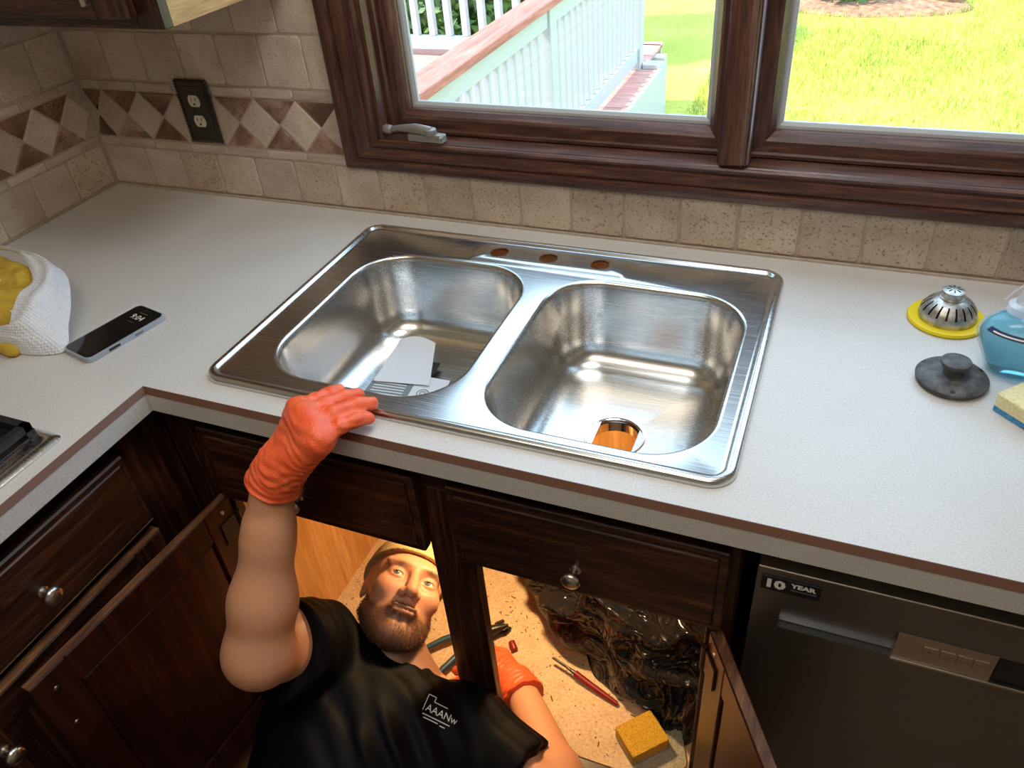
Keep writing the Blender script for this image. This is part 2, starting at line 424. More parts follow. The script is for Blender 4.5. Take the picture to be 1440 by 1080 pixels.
# ------------------------------------------------------------------ implicit surfaces (numpy surface nets)
def surface_nets(F, lo, h):
    S = F < 0; nx, ny, nz = F.shape
    cnt = np.zeros((nx - 1, ny - 1, nz - 1), np.float32); acc = np.zeros((nx - 1, ny - 1, nz - 1, 3), np.float32)
    corners = [(i, j, k) for i in (0, 1) for j in (0, 1) for k in (0, 1)]
    sl = lambda c: (slice(c[0], nx - 1 + c[0]), slice(c[1], ny - 1 + c[1]), slice(c[2], nz - 1 + c[2]))
    for a in corners:
        for ax in range(3):
            if a[ax]: continue
            b = list(a); b[ax] = 1
            sa, sb = S[sl(a)], S[sl(b)]; m = sa != sb
            fa, fb = F[sl(a)][m], F[sl(b)][m]
            t = fa / (fa - fb)
            cnt[m] += 1
            pos = np.empty((t.size, 3), np.float32); pos[:] = a; pos[:, ax] += t
            acc[m] += pos
    act = cnt > 0
    idx = -np.ones(act.shape, np.int64); idx[act] = np.arange(act.sum())
    cell = np.argwhere(act)
    V = (acc[act] / cnt[act][:, None] + cell) * h + np.asarray(lo)
    quads = []
    for ax in range(3):
        o1, o2 = [(1, 2), (2, 0), (0, 1)][ax]
        sa = [slice(1, -1)] * 3; sa[ax] = slice(0, -1); sb = list(sa); sb[ax] = slice(1, None)
        A, B = S[tuple(sa)], S[tuple(sb)]
        e = np.argwhere(A != B)
        if not len(e): continue
        flip = A[A != B]
        base = e.copy(); base[:, o1] += 1; base[:, o2] += 1
        def at(d1, d2):
            q = base.copy(); q[:, o1] -= d1; q[:, o2] -= d2; return idx[q[:, 0], q[:, 1], q[:, 2]]
        q = np.stack([at(1, 1), at(0, 1), at(0, 0), at(1, 0)], 1)
        q[~flip] = q[~flip][:, ::-1]
        quads.append(q)
    Q = np.concatenate(quads); Q = Q[(Q >= 0).all(1)]
    return V, Q
def field(fn, lo, hi, h):
    ax = [np.arange(l, u + h, h, dtype=np.float32) for l, u in zip(lo, hi)]
    X, Y, Z = np.meshgrid(*ax, indexing='ij')
    F = fn(X, Y, Z).astype(np.float32); F[F == 0] = 1e-7
    return surface_nets(F, lo, h)
def capf(P, a, b, ra, rb=None, flat=None):
    rb = ra if rb is None else rb
    a = np.asarray(a, np.float32); b = np.asarray(b, np.float32); d = b - a; L = float(d @ d) or 1e-9
    x, y, z = P[0] - a[0], P[1] - a[1], P[2] - a[2]
    h = np.clip((x * d[0] + y * d[1] + z * d[2]) / L, 0, 1)
    return np.sqrt((x - h * d[0]) ** 2 + (y - h * d[1]) ** 2 + (z - h * d[2]) ** 2) - (ra + (rb - ra) * h)
def ellf(P, c, r, A=None):
    x, y, z = P[0] - c[0], P[1] - c[1], P[2] - c[2]
    if A is not None:
        x, y, z = (A[0][0] * x + A[1][0] * y + A[2][0] * z, A[0][1] * x + A[1][1] * y + A[2][1] * z, A[0][2] * x + A[1][2] * y + A[2][2] * z)
    k0 = np.sqrt((x / r[0]) ** 2 + (y / r[1]) ** 2 + (z / r[2]) ** 2)
    k1 = np.sqrt((x / r[0] ** 2) ** 2 + (y / r[1] ** 2) ** 2 + (z / r[2] ** 2) ** 2) + 1e-9
    return k0 * (k0 - 1) / k1
def smin(a, b, k):
    h = np.clip(0.5 + 0.5 * (b - a) / k, 0, 1); return b + (a - b) * h - k * h * (1 - h)
def smax(a, b, k): return -smin(-a, -b, k)
def nz3(X, Y, Z, s, seed=0.0):
    return (np.sin(X * s * 1.0 + Y * s * 1.7 + seed) + np.sin(Y * s * 1.3 - Z * s * 1.9 + 1.3 + seed) + np.sin(Z * s * 1.1 + X * s * 2.1 + 4.1 + seed)) / 3
def np_obj(name, V, Q, mat, parent, cols=None, relax=0):
    if relax:
        for _ in range(relax):
            acc = np.zeros_like(V); n = np.zeros(len(V))
            for k in range(4):
                a, b = Q[:, k], Q[:, (k + 1) % 4]
                np.add.at(acc, a, V[b]); np.add.at(n, a, 1); np.add.at(acc, b, V[a]); np.add.at(n, b, 1)
            V = V * 0.5 + 0.5 * acc / np.maximum(n, 1)[:, None]
    o0 = np.array(ORG[parent.name])
    me = bpy.data.meshes.new(name); me.from_pydata((V - o0).tolist(), [], Q.tolist()); me.materials.append(MATS[mat])
    me.polygons.foreach_set('use_smooth', [True] * len(me.polygons))
    if cols is not None:
        ca = me.color_attributes.new('Col', 'FLOAT_COLOR', 'POINT')
        ca.data.foreach_set('color', np.concatenate([cols, np.ones((len(cols), 1))], 1).astype(np.float32).ravel())
    me.update()
    o = bpy.data.objects.new(name, me); COL.objects.link(o); o.parent = parent; ORG[o.name] = Vector(o0)
    return o

# ------------------------------------------------------------------ the room shell
CT = 0.914                                # top of the worktop
RX, RY, RZ = 3.3, -3.4, 2.42
WX0, WX1, WZ0, WZ1 = 0.782, 2.186, 1.070, 2.02      # clear opening of the window in the back wall

def struct(o): o['kind'] = 'structure'; return o
floor = struct(MB().box(-0.1, RX + .1, RY - .1, 0.15, -0.06, 0).build('floor', 'floor_vinyl'))
ceiling = struct(MB().box(-0.1, RX + .1, RY - .1, 0.15, RZ, RZ + .08).build('ceiling', 'ceiling_paint'))
wb = MB()
xs = [-0.12, WX0, WX1, RX + .1]; zs = [0.0, WZ0, WZ1, RZ]
wb.cells(xs, zs, lambda i, j: not (i == 1 and j == 1), 0, 1)
wb.v = [(x, 0.0022 + 0.1478 * z, y) for x, y, z in wb.v]; wb.f = [q[::-1] for q in wb.f]
wall_back = struct(wb.build('wall_back', 'grout', base=(0, 0, 0)))
wall_left = struct(MB().box(-0.12, -0.0022, RY, 0.004, 0, RZ).build('wall_left', 'grout', base=(0, 0, 0)))
wall_right = struct(MB().box(RX, RX + .1, RY, 0.004, 0, RZ).build('wall_right', 'paint_white'))
wall_rear = struct(MB().box(-0.12, RX + .1, RY - .1, RY, 0, RZ).build('wall_rear', 'paint_white'))

lp = thing('ceiling_fill_panel', 'unseen flat white ceiling panel added as fill light over the kitchen', 'lamp', (1.35, -1.45, RZ - 0.02))  # housing of the added fill light
MB().box(.73, 1.97, -1.77, -1.13, RZ - 0.022, RZ).build('frame', 'white_vinyl', lp, bevel=.004)

os_ = thing('over_sink_lamp', 'recessed white ceiling lamp above the sink', 'lamp', (1.5, -.42, RZ - .02))
MB().box(1.24, 1.76, -.58, -.26, RZ - .022, RZ).build('frame', 'white_vinyl', os_, bevel=.004)

# ------------------------------------------------------------------ wall tiles, one object each
def tile_mesh(kind, mat, seed):
    rnd = random.Random(seed)
    if kind == 'square':
        o = []
        for cx, cy, a0 in ((1, 1, 0), (-1, 1, 90), (-1, -1, 180), (1, -1, 270)):
            for k in range(3):
                a = R(a0 + 45 * k); r = 0.006
                o.append((cx * (0.0505 - r) + r * math.cos(a), cy * (0.0505 - r) + r * math.sin(a)))
            nx_, ny_ = {(1, 1): (-1, 1), (-1, 1): (-1, -1), (-1, -1): (1, -1), (1, -1): (1, 1)}[(cx, cy)]
            for f in (0.33, 0.66):
                p = Vector((cx, cy)).lerp(Vector((nx_, ny_)), f) * 0.0505
                o.append((p.x, p.y))
        o = [(x + rnd.uniform(-.0008, .0008), y + rnd.uniform(-.0008, .0008)) for x, y in o]
    elif kind == 'diamond': o = [(0.0505, 0), (0, 0.0535), (-0.0505, 0), (0, -0.0535)]
    elif kind == 'tri_down': o = [(0.049, 0.0245), (-0.049, 0.0245), (0, -0.0255)]
    elif kind == 'tri_up': o = [(-0.049, -0.0245), (0.049, -0.0245), (0, 0.0255)]
    n = len(o); ins = []
    for p in o:
        d = Vector(p); ins.append(tuple(d * (1 - 0.0022 / d.length)))
    rings = [(o, 0.0035), (o, 0.0012), (ins, 0.0)]
    vs = [(x, y_, z) for oo, y_ in rings for x, z in oo]
    fs = []
    for j in range(2):
        for i in range(n): fs.append((j * n + i, j * n + (i + 1) % n, (j + 1) * n + (i + 1) % n, (j + 1) * n + i))
    fs.append(tuple(2 * n + i for i in range(n)))
    me = bpy.data.meshes.new('tile_' + kind); me.from_pydata(vs, [], fs); me.materials.append(MATS[mat])
    me.polygons.foreach_set('use_smooth', [True] * len(me.polygons)); me.set_sharp_from_angle(angle=R(20))
    return me
SQ = [tile_mesh('square', 'travertine', s) for s in range(4)]
SQP = [tile_mesh('square', 'travertine_pitted', s + 9) for s in range(4)]
DI = tile_mesh('diamond', 'travertine', 1)
TD, TU = tile_mesh('tri_down', 'brown_stone', 1), tile_mesh('tri_up', 'brown_stone', 1)
def put(wall, me, a, z, sa=1.0, sz=1.0):
    o = bpy.data.objects.new('tile', me); COL.objects.link(o); o.parent = wall
    if wall is wall_back: o.location = (a, 0, z)
    else: o.location = (0, -a, z); o.rotation_euler = (0, 0, R(90))
    o.scale = (sa, 1, sz)
PT = 0.1059
def row(wall, joints, z0, z1, pitted=False, lo=0.004, hi=9):
    js = [lo] + [j for j in joints if lo + .012 < j < hi - .012] + [hi]
    for a, b in zip(js[:-1], js[1:]):
        gap = 0.0042
        me = random.choice(SQP if (pitted and (a > 0.85 or random.random() < .25)) else SQ)
        put(wall, me, (a + b) / 2, (z0 + z1) / 2, (b - a - gap) / 0.101, (z1 - z0 - gap) / 0.101)
bj = [0.1277 + PT * i for i in range(30)]
CASX = 0.695
row(wall_back, bj, CT + .004, CT + .100, True, hi=RX)
row(wall_back, [0.0625 + PT * i for i in range(12)], CT + .101, CT + .1225, hi=CASX)
row(wall_back, [0.0625 + PT * i for i in range(12)], CT + .2325, CT + .2545, hi=CASX)
row(wall_back, [0.112 + PT * i for i in range(12)], CT + .256, CT + .361, hi=CASX)
row(wall_back, [0.064 + PT * i for i in range(12)], CT + .362, CT + .466, hi=CASX)
row(wall_back, [0.112 + PT * i for i in range(12)], CT + .467, CT + .571, hi=CASX)
for i in range(7):                        # the diamond border
    x = 0.0115 + PT * i
    zc = CT + 0.1775
    if i > 0:
        put(wall_back, TD, x, zc + 0.0285); put(wall_back, TU, x, zc - 0.0285)
    else:
        for m, s in ((TD, 1), (TU, -1)): put(wall_back, m, x + .018, zc + s * 0.0285, 0.55)
    if x + PT / 2 + .05 < CASX: put(wall_back, DI, x + PT / 2, zc)
lj = [0.113 + 0.1035 * i for i in range(10)]
row(wall_left, lj, CT + .004, CT + .100, True, hi=1.06)
row(wall_left, [0.06 + 0.1035 * i for i in range(10)], CT + .101, CT + .1225, hi=1.06)
row(wall_left, [0.06 + 0.1035 * i for i in range(10)], CT + .2325, CT + .2545, hi=1.06)
row(wall_left, [0.094 + 0.1035 * i for i in range(10)], CT + .256, CT + .361, hi=1.06)
row(wall_left, [0.04 + 0.1035 * i for i in range(10)], CT + .362, CT + .466, hi=1.06)
for i in range(8):
    a = 0.0875 + 0.1035 * i; zc = CT + 0.1775
    put(wall_left, TD, a, zc + 0.0285, .98); put(wall_left, TU, a, zc - 0.0285, .98)
    put(wall_left, DI, a - 0.0518, zc, .97) if i else put(wall_left, DI, a - 0.045, zc, .8)

# ------------------------------------------------------------------ window
win = bpy.data.objects.new('window_1', None); COL.objects.link(win); win.location = (1.484, 0, 1.01); ORG['window_1'] = Vector(win.location)
tag(win, 'brown wooden double casement window above the sink', None, kind='structure')
def loop_profile(x0, x1, z0, z1, prof, kb=1.0):      # prof: (outward offset, y) ; mitred frame
    m = MB(); rings = []
    for u, y in prof:
        rings.append([(x0 - u, y, z0 - u * kb), (x1 + u, y, z0 - u * kb), (x1 + u, y, z1 + u), (x0 - u, y, z1 + u)])
    vs = [p for r in rings for p in r]; fs = []
    for j in range(len(rings) - 1):
        for i in range(4): fs.append((j * 4 + i, (j + 1) * 4 + i, (j + 1) * 4 + (i + 1) % 4, j * 4 + (i + 1) % 4))
    return m.add(vs, fs)
def frame_bars(parent, name, mats, x0, x1, z0, z1, prof, kb=1.0):
    # four mitred pieces so that the grain runs along each bar
    full = loop_profile(x0, x1, z0, z1, prof, kb); n = len(prof)
    for i, mt in zip(range(4), (mats + '_x', mats + '_z', mats + '_x', mats + '_z')):
        m = MB(); vs = []; fs = []
        for j in range(n): vs += [full.v[j * 4 + i], full.v[j * 4 + (i + 1) % 4]]
        for j in range(n - 1): fs.append((j * 2, (j + 1) * 2, (j + 1) * 2 + 1, j * 2 + 1))
        m.add(vs, fs).build(name, mt, parent)
cas = [(0.0, 0.05), (0.0, -0.008), (0.004, -0.012), (0.010, -0.012), (0.013, -0.008), (0.017, -0.008), (0.020, -0.013), (0.046, -0.016),
       (0.049, -0.012), (0.052, -0.012), (0.056, -0.021), (0.068, -0.021), (0.071, -0.016), (0.082, -0.014), (0.0865, -0.010), (0.0865, 0.004)]
frame_bars(win, 'casing', 'window_wood', WX0, WX1, 1.0765, WZ1, cas, 0.70)
# sill and jamb liners
MB().rbox(WX0 - .001, WX1 + .001, -0.004, 0.15, 1.0665, 1.0785, .002).build('sill', 'window_wood_x', win)
for x in (WX0, WX1 - .010):
    MB().box(x, x + .010, 0.0, 0.15, 1.078, WZ1).build('jamb', 'window_wood_z', win)
MB().box(WX0, WX1, 0.0, 0.15, WZ1 - .010, WZ1).build('head_jamb', 'window_wood_x', win)
for x in (WX0 + .010, WX1 - .018):
    MB().box(x, x + .008, 0.028, 0.10, 1.078, WZ1).build('stop', 'window_wood_z', win)
MB().box(WX0 + .002, WX1 - .002, 0.056, 0.12, 1.0786, 1.094).build('sub_sill', 'window_wood_x', win)
# mullion between the sashes
m = MB().rbox(1.459, 1.509, -0.010, 0.125, 1.0782, WZ1, .006)
mul = m.build('mullion', 'window_wood_z', win, bevel=.004)
for x0, x1 in ((0.792, 1.461), (1.507, 2.176)):
    gx0, gx1, gz0, gz1 = x0 + .036, x1 - .030, 1.122, WZ1 - .05
    sp = [(0.0, 0.074), (0.0, 0.062), (0.002, 0.058), (0.006, 0.050), (0.010, 0.046), (0.024, 0.044), (0.026, 0.040), (0.030, 0.040), (0.0302, 0.052)]
    sp = [(u * 1.36, y) for u, y in sp]
    frame_bars(win, 'sash_rail', 'window_wood', gx0, gx1, gz0, gz1, sp)
    loop_profile(gx0 + .010, gx1 - .010, gz0 + .010, gz1 - .010,
                 [(0.0, 0.088), (0.0, 0.081), (0.006, 0.077), (0.012, 0.076), (0.012, 0.105)]).build('glazing_bead', 'white_vinyl', win)
    MB().box(gx0 - .004, gx1 + .004, 0.084, 0.088, gz0 - .004, gz1 + .004).build('pane', 'window_glass', win)
loop_profile(WX0 + .02, WX1 - .02, 1.092, WZ1 - .02, [(0, .105), (0, .15), (.05, .16), (.05, .15)]).build('exterior_frame', 'white_vinyl', win)
# crank handle folded on the sill
ck = bpy.data.objects.new('crank_handle', None)
cm = MB(); cm.mtx = rot((0.888, 0.006, 1.0785), -4)
cm.rbox(-.040, .040, -.010, .012, 0, .017, .003)
ckb = cm.build('crank_cover', 'hardware_grey', win, bevel=.002)
bpy.data.objects.remove(ck)
cm = MB(); cm.mtx = rot((0.888, 0.006, 1.0785), -4)
cm.tube([(.012, .0, .020), (-.02, -.004, .026), (-.06, -.006, .024), (-.078, -.006, .020)], [.011, .010, .0065, .006], 10)
cm.lathe([(.013, .015), (.014, .020), (.012, .026), (.006, .028)], 16, (.010, 0, 0))
cm.build('crank_arm', 'hardware_grey', ckb, smooth=50)
cm = MB(); cm.mtx = rot((0.888, 0.006, 1.0785), -4) @ rot((-.080, -.006, .020), 0, 0, -90)
cm.lathe([(.005, -.006), (.009, -.002), (.0095, .010), (.007, .016), (.002, .018)], 14)
cm.build('crank_knob', 'hardware_grey', ckb, smooth=50)

# ------------------------------------------------------------------ outdoors
LZ = -0.86
lawn_m = MB(); P = []
for i in range(41):
    P.append([(-14 + 30 * j / 40, 0.15 + 22 * i / 40, LZ + 0.05 * noise.noise((j * .4, i * .4, 0)) - 0.0 * i) for j in range(41)])
lawn_m.grid([[p for p in r] for r in P]); lawn_m.f = [q[::-1] for q in lawn_m.f]
lawn = lawn_m.build('lawn', 'lawn', smooth=True, base=(0, 0, LZ)); tag(lawn, 'sunlit yellow green lawn seen through the window', 'lawn', kind='stuff')
MB().box(-0.12, RX + .1, 0.15, 0.17, LZ - .1, -0.02).build('wall_foundation', 'exterior_siding')['kind'] = 'structure'
gm = MB(); rg = random.Random(3)
vs = []; fs = []
for k in range(52000):
    x = rg.uniform(0.3, 4.2); y = 2.4 + 9 * rg.random() ** 1.3; h = rg.uniform(.035, .085); a = rg.uniform(0, 6.28)
    dx, dy = .006 * math.cos(a), .006 * math.sin(a); lx, ly = rg.uniform(-.04, .04), rg.uniform(-.04, .04)
    n = len(vs); vs += [(x - dx, y - dy, LZ - .02), (x + dx, y + dy, LZ - .02), (x + lx, y + ly, LZ + h)]; fs.append((n, n + 1, n + 2))
gm.add(vs, fs); gr = gm.build('grass_blades', 'grass_blade', base=(0, 0, LZ)); tag(gr, 'short grass blades standing on the sunny lawn', 'grass', kind='stuff')

DZ = -0.32
deck = thing('deck', 'raised outdoor deck with red boards and white fascia', 'deck', (-1.4, 3.4, LZ))
y = 0.62; k = 0
board = None
while y < 5.9:
    xr = 0.165 if y < 5.3 else 0.02
    nm = MB().rbox(-3.0, xr, y, y + .138, DZ - .028, DZ, .004)
    if y > 0.6: nm.build('board', 'deck_red', deck)
    y += .146; k += 1
MB().box(0.165, 0.195, 0.60, 5.34, LZ - .05, DZ + .012).build('fascia', 'white_vinyl', deck)
MB().box(-3.0, 0.02, 5.34 + .56, 5.93, DZ - .25, DZ).build('fascia', 'white_vinyl', deck)
MB().rbox(0.03, 0.175, 5.20, 5.33, DZ, DZ + .035, .004).build('edge_block', 'white_vinyl', deck)
for px_, py_ in ((-2.9, .7), (-2.9, 5.7), (0.05, .7), (0.05, 5.7), (0.05, 3.1)):
    MB().box(px_ - .06, px_ + .06, py_ - .06, py_ + .06, LZ - .1, DZ - .03).build('post', 'white_vinyl', deck)

def railing(name, label, ax, c, a0, a1, posts, cap, topz=0.62, pitch=.115, hw_=.019):
    rl = thing(name, label, 'railing', (c, (a0 + a1) / 2, DZ) if ax == 'y' else ((a0 + a1) / 2, c, DZ), 'white deck railings')
    def bx(u0, u1, v0, v1, z0, z1, nm, mt):
        m = MB()
        if ax == 'y': m.rbox(c + v0, c + v1, u0, u1, z0, z1, .004)
        else: m.rbox(u0, u1, c + v0, c + v1, z0, z1, .004)
        return m.build(nm, mt, rl)
    if cap: bx(a0, a1, -.085, .075, topz, topz + .042, 'cap_rail', 'cap_red')
    bx(a0, a1, -.025, .035, topz - .11, topz - .001, 'top_rail', 'white_vinyl')
    bx(a0, a1, -.030, .030, DZ + .055, DZ + .17, 'bottom_rail', 'white_vinyl')
    for u in posts: bx(u - .055, u + .055, -.05, .05, DZ, topz - .002, 'post', 'white_vinyl')
    me = None; u = a0 + .06
    while u < a1 - .03:
        if all(abs(u - q) > .08 for q in posts):
            b = bx(u - hw_, u + hw_, -hw_, hw_, DZ + .171, topz - .111, 'baluster', 'white_vinyl')
        u += pitch
    return rl
railing('deck_railing', 'white deck railing with red brown cap rail running from the house', 'y', -0.03, 0.75, 5.28, (0.80, 3.16, 5.22), True)
railing('deck_railing', 'white deck railing at the far side of the deck before green shrubs', 'x', 5.40, -3.0, -0.10, (-2.94,), False, .62, .165, .029)

def leaf_blob(name, label, c, rad, n, seed, leaf=.05, group=None, trunk=True):
    t = thing(name, label, 'shrub', (c[0], c[1], LZ), group); rg = random.Random(seed); vs = []; fs = []
    for _ in range(n):
        d = Vector((rg.gauss(0, 1), rg.gauss(0, 1), rg.gauss(0, 1))).normalized() * rg.random() ** .35
        p = Vector((c[0] + d.x * rad[0], c[1] + d.y * rad[1], c[2] + d.z * rad[2]))
        a = Vector((rg.gauss(0, 1), rg.gauss(0, 1), rg.gauss(0, 1))).normalized(); b = a.orthogonal().normalized(); s = leaf * rg.uniform(.6, 1.3)
        k = len(vs); vs += [p - a * s, p + b * s * .45, p + a * s, p - b * s * .45]; fs.append((k, k + 1, k + 2, k + 3))
    m = MB(); m.add(vs, fs); m.build('foliage', 'leaf_green', t)
    if trunk:
        m = MB()
        for k in range(5):
            a = k * 1.26; m.tube([(c[0] + .03 * math.cos(a), c[1] + .03 * math.sin(a), LZ - .02), (c[0] + rad[0] * .4 * math.cos(a), c[1] + rad[1] * .4 * math.sin(a), c[2])], [.022, .01], 6)
        m.build('stem', 'bark', t)
    return t
leaf_blob('garden_shrub', 'dense green shrub behind the far deck railing, leftmost one', (-3.5, 7.2, 0.0), (.8, .8, 1.1), 6000, 1, .07, 'shrubs beyond the deck')
leaf_blob('garden_shrub', 'dense green shrub behind the middle of far deck railing', (-1.5, 7.5, -.05), (.8, .8, 1.0), 6000, 2, .07, 'shrubs beyond the deck')
leaf_blob('garden_shrub', 'dense green shrub filling the gap behind far deck railing', (-2.35, 7.0, -.1), (.7, .6, 1.0), 5000, 8, .07, 'shrubs beyond the deck')
tr_ = leaf_blob('added_shade_tree', 'unseen leafy tree beyond the deck, added to shade the grass by the end post', (-2.75, 7.7, 2.4), (1.2, 1.0, 0.8), 4000, 3, .12, None, False)  # crown kept out of view, added for its shadow on the lawn
tr_['category'] = 'tree'
MB().tube([(-3.3, 8.6, LZ - .05), (-3.2, 8.5, .6), (-2.85, 7.9, 1.8), (-2.75, 7.7, 2.5)], [.16, .13, .10, .05], 12).build('trunk', 'bark', tr_, smooth=True)
bed = MB().lathe([(0.9, 0), (.8, .05), (.5, .10), (.15, .12)], 24, (1.75, 9.75, LZ - .01), 1.2, .7).build('mulch_bed', 'mulch', smooth=True)
tag(bed, 'reddish brown mulch mound at far edge of the lawn', 'mulch')
leaf_blob('bed_shrub', 'small sparse shrub growing on the reddish mulch mound', (1.45, 9.7, LZ + .25), (.5, .3, .2), 350, 5, .06)
rk = MB(); rk.lathe([(.30, 0), (.36, .08), (.30, .2), (.12, .27)], 10, (2.45, 9.9, LZ), .8, .5)
rk.v = [(x + .05 * noise.noise((x * 4, y_ * 4, z * 4)), y_ + .05 * noise.noise((x * 4 + 9, y_ * 4, z * 4)), z) for x, y_, z in rk.v]
tag(rk.build('garden_rock', 'mulch', smooth=60), 'rounded brown garden rock beside the mulch mound', 'rock')

# ------------------------------------------------------------------ worktop
FY = -0.665; LX = 0.6926
xs = [0.0015, LX - .007, 0.787, 1.582, 2.9]; ys = [-2.2, FY + .007, -0.600, -0.085, -0.0015]
wt = thing('countertop', 'pale speckled laminate worktop turning the corner around the sink', 'countertop', (1.0, -0.35, CT - .038))
MB().cells(xs, ys, lambda i, j: (i == 0) or (j >= 1 and not (i == 2 and j == 2)), CT - .040, CT).build('slab', 'laminate', wt)
# dark line under the top sheet and the pale edge band, along both front edges
def edge(pts_a, nm, mt):     # profile list of (offset out from slab, z) swept along the L
    m = MB(); rows = []
    for u, z in pts_a:
        rows.append([(LX - .007 + u, -2.2, z), (LX - .007 + u, FY + .007 - u, z), (2.9, FY + .007 - u, z)])
    n = len(rows); vs = [p for r in rows for p in r]; fs = []
    for j in range(n):
        for i in range(2): fs.append((j * 3 + i, j * 3 + i + 1, ((j + 1) % n) * 3 + i + 1, ((j + 1) % n) * 3 + i))
    fs += [tuple(j * 3 for j in range(n)), tuple(j * 3 + 2 for j in range(n))[::-1]]
    return m.add(vs, fs).build(nm, mt, wt)
edge([(0, CT), (.001, CT), (.0072, CT - .0095), (0, CT - .0095)], 'edge_line', 'brown_edge')
edge([(0, CT - .0096), (.0062, CT - .0096), (.0062, CT - .044), (0, CT - .044)], 'edge_band', 'laminate')
MB().box(0.002, 2.9, -0.006, -0.0012, CT, CT + .004).build('caulk_bead', 'grout', wt)

# ------------------------------------------------------------------ sink
import bmesh
SX0, SX1, SY0, SY1 = 0.767, 1.602, -0.619, -0.064
SZ = CT + 0.001
sink = thing('kitchen_sink', 'double bowl stainless steel drop in sink set in the worktop', 'sink', ((SX0 + SX1) / 2, (SY0 + SY1) / 2, CT))
bowls = [(0.837, 1.178, -0.572, -0.166, 0.098), (1.218, 1.562, -0.586, -0.170, 0.095)]
def loopv(bm, pts, z): return [bm.verts.new((x, y, z)) for x, y in pts]
def skin(bm, a, b):
    n = len(a)
    for i in range(n): bm.faces.new((a[i], a[(i + 1) % n], b[(i + 1) % n], b[i]))
def rr(x0, x1, y0, y1, r, ins, n=10): return rrect(x0 + ins, x1 - ins, y0 + ins, y1 - ins, max(r - ins, .004), n)
bm = bmesh.new()
prev = None; inner = None
for ins, z in ((0.0, 0.000), (0.0, .003), (.002, .0075), (.005, .0098), (.010, .0105), (.0125, .0098), (.0155, .0065), (.018, .0052), (.021, .0047)):
    l = loopv(bm, rr(SX0, SX1, SY0, SY1, .036, ins), SZ + z)
    if prev: skin(bm, prev, l)
    prev = l
deck_edges = [prev]
rims = []
for b in bowls:
    l = loopv(bm, rr(*b[:5], -.004, 14), SZ + .0047); deck_edges.append(l); rims.append(l)
# raised faucet plate
fp0 = loopv(bm, rrect(1.030, 1.338, -0.158, -0.086, .010, 3), SZ + .0047); fp1 = loopv(bm, rrect(1.0338, 1.3342, -0.1542, -0.0898, .007, 3), SZ + .0085)
deck_edges.append(fp0); skin(bm, fp0, fp1)
holes = []
for hx in (1.083, 1.182, 1.282):
    pts = [(hx + .0175 * math.cos(2 * math.pi * k / 28), -0.1215 + .0175 * math.sin(2 * math.pi * k / 28)) for k in range(28)]
    holes.append(loopv(bm, pts, SZ + .0085)); lo = loopv(bm, [(hx + (x - hx) * .97, -0.1215 + (y + .1215) * .97) for x, y in pts], SZ + .004); skin(bm, holes[-1], lo)
def fill(loops):
    es = []
    for l in loops:
        for i in range(len(l)):
            e = bm.edges.get((l[i], l[(i + 1) % len(l)])) or bm.edges.new((l[i], l[(i + 1) % len(l)])); es.append(e)
    bmesh.ops.triangle_fill(bm, use_beauty=True, edges=es, normal=(0, 0, 1))
fill(deck_edges); fill([fp1] + holes)
drains = [(1.010, -0.372), (1.383, -0.378)]
DR = 0.056
def bowl_rings(bm2, b, rim, dc):
    prev = rim; n = len(rim)
    for ins, z in ((-.001, .0043), (.0015, .0030), (.0035, -.001), (.005, -.008), (.009, -.060), (.013, -.105), (.016, -.118), (.021, -.131), (.030, -.144), (.044, -.1535), (.062, -.159), (.085, -.162)):
        l = loopv(bm2, rr(*b[:5], ins, 14), SZ + z); skin(bm2, prev, l); prev = l
    start = [Vector((v.co.x, v.co.y)) for v in prev]
    cen = Vector(dc)
    for k in range(1, 7):
        f = k / 6; pts = []
        for q in start:
            d = q - cen; a = math.atan2(d.y, d.x)
            tgt = cen + Vector((math.cos(a), math.sin(a))) * DR
            pts.append(tuple(q.lerp(tgt, f)))
        l = loopv(bm2, pts, SZ - .162 - .006 * f); skin(bm2, prev, l); prev = l
    return prev
for b, rim, dc in zip(bowls, rims, drains): bowl_rings(bm, b, rim, dc)
bmesh.ops.recalc_face_normals(bm, faces=bm.faces)
me = bpy.data.meshes.new('basin'); bm.to_mesh(me); bm.free()
me.transform(Matrix.Translation(-ORG[sink.name])); me.materials.append(MATS['sink_steel'])
me.polygons.foreach_set('use_smooth', [True] * len(me.polygons)); me.set_sharp_from_angle(angle=R(55))
so = bpy.data.objects.new('basin', me); COL.objects.link(so); so.parent = sink; ORG[so.name] = ORG[sink.name]
for dc in drains:
    MB().lathe([(.0575, .0002), (.056, .0022), (.051, .0026), (.047, .0005), (.0445, -.006), (.0435, -.022), (.0425, -.022), (.0425, -.004)], 40, (dc[0], dc[1], SZ - .168), cap0=False, cap1=False).build('drain_flange', 'chrome', sink, smooth=40)

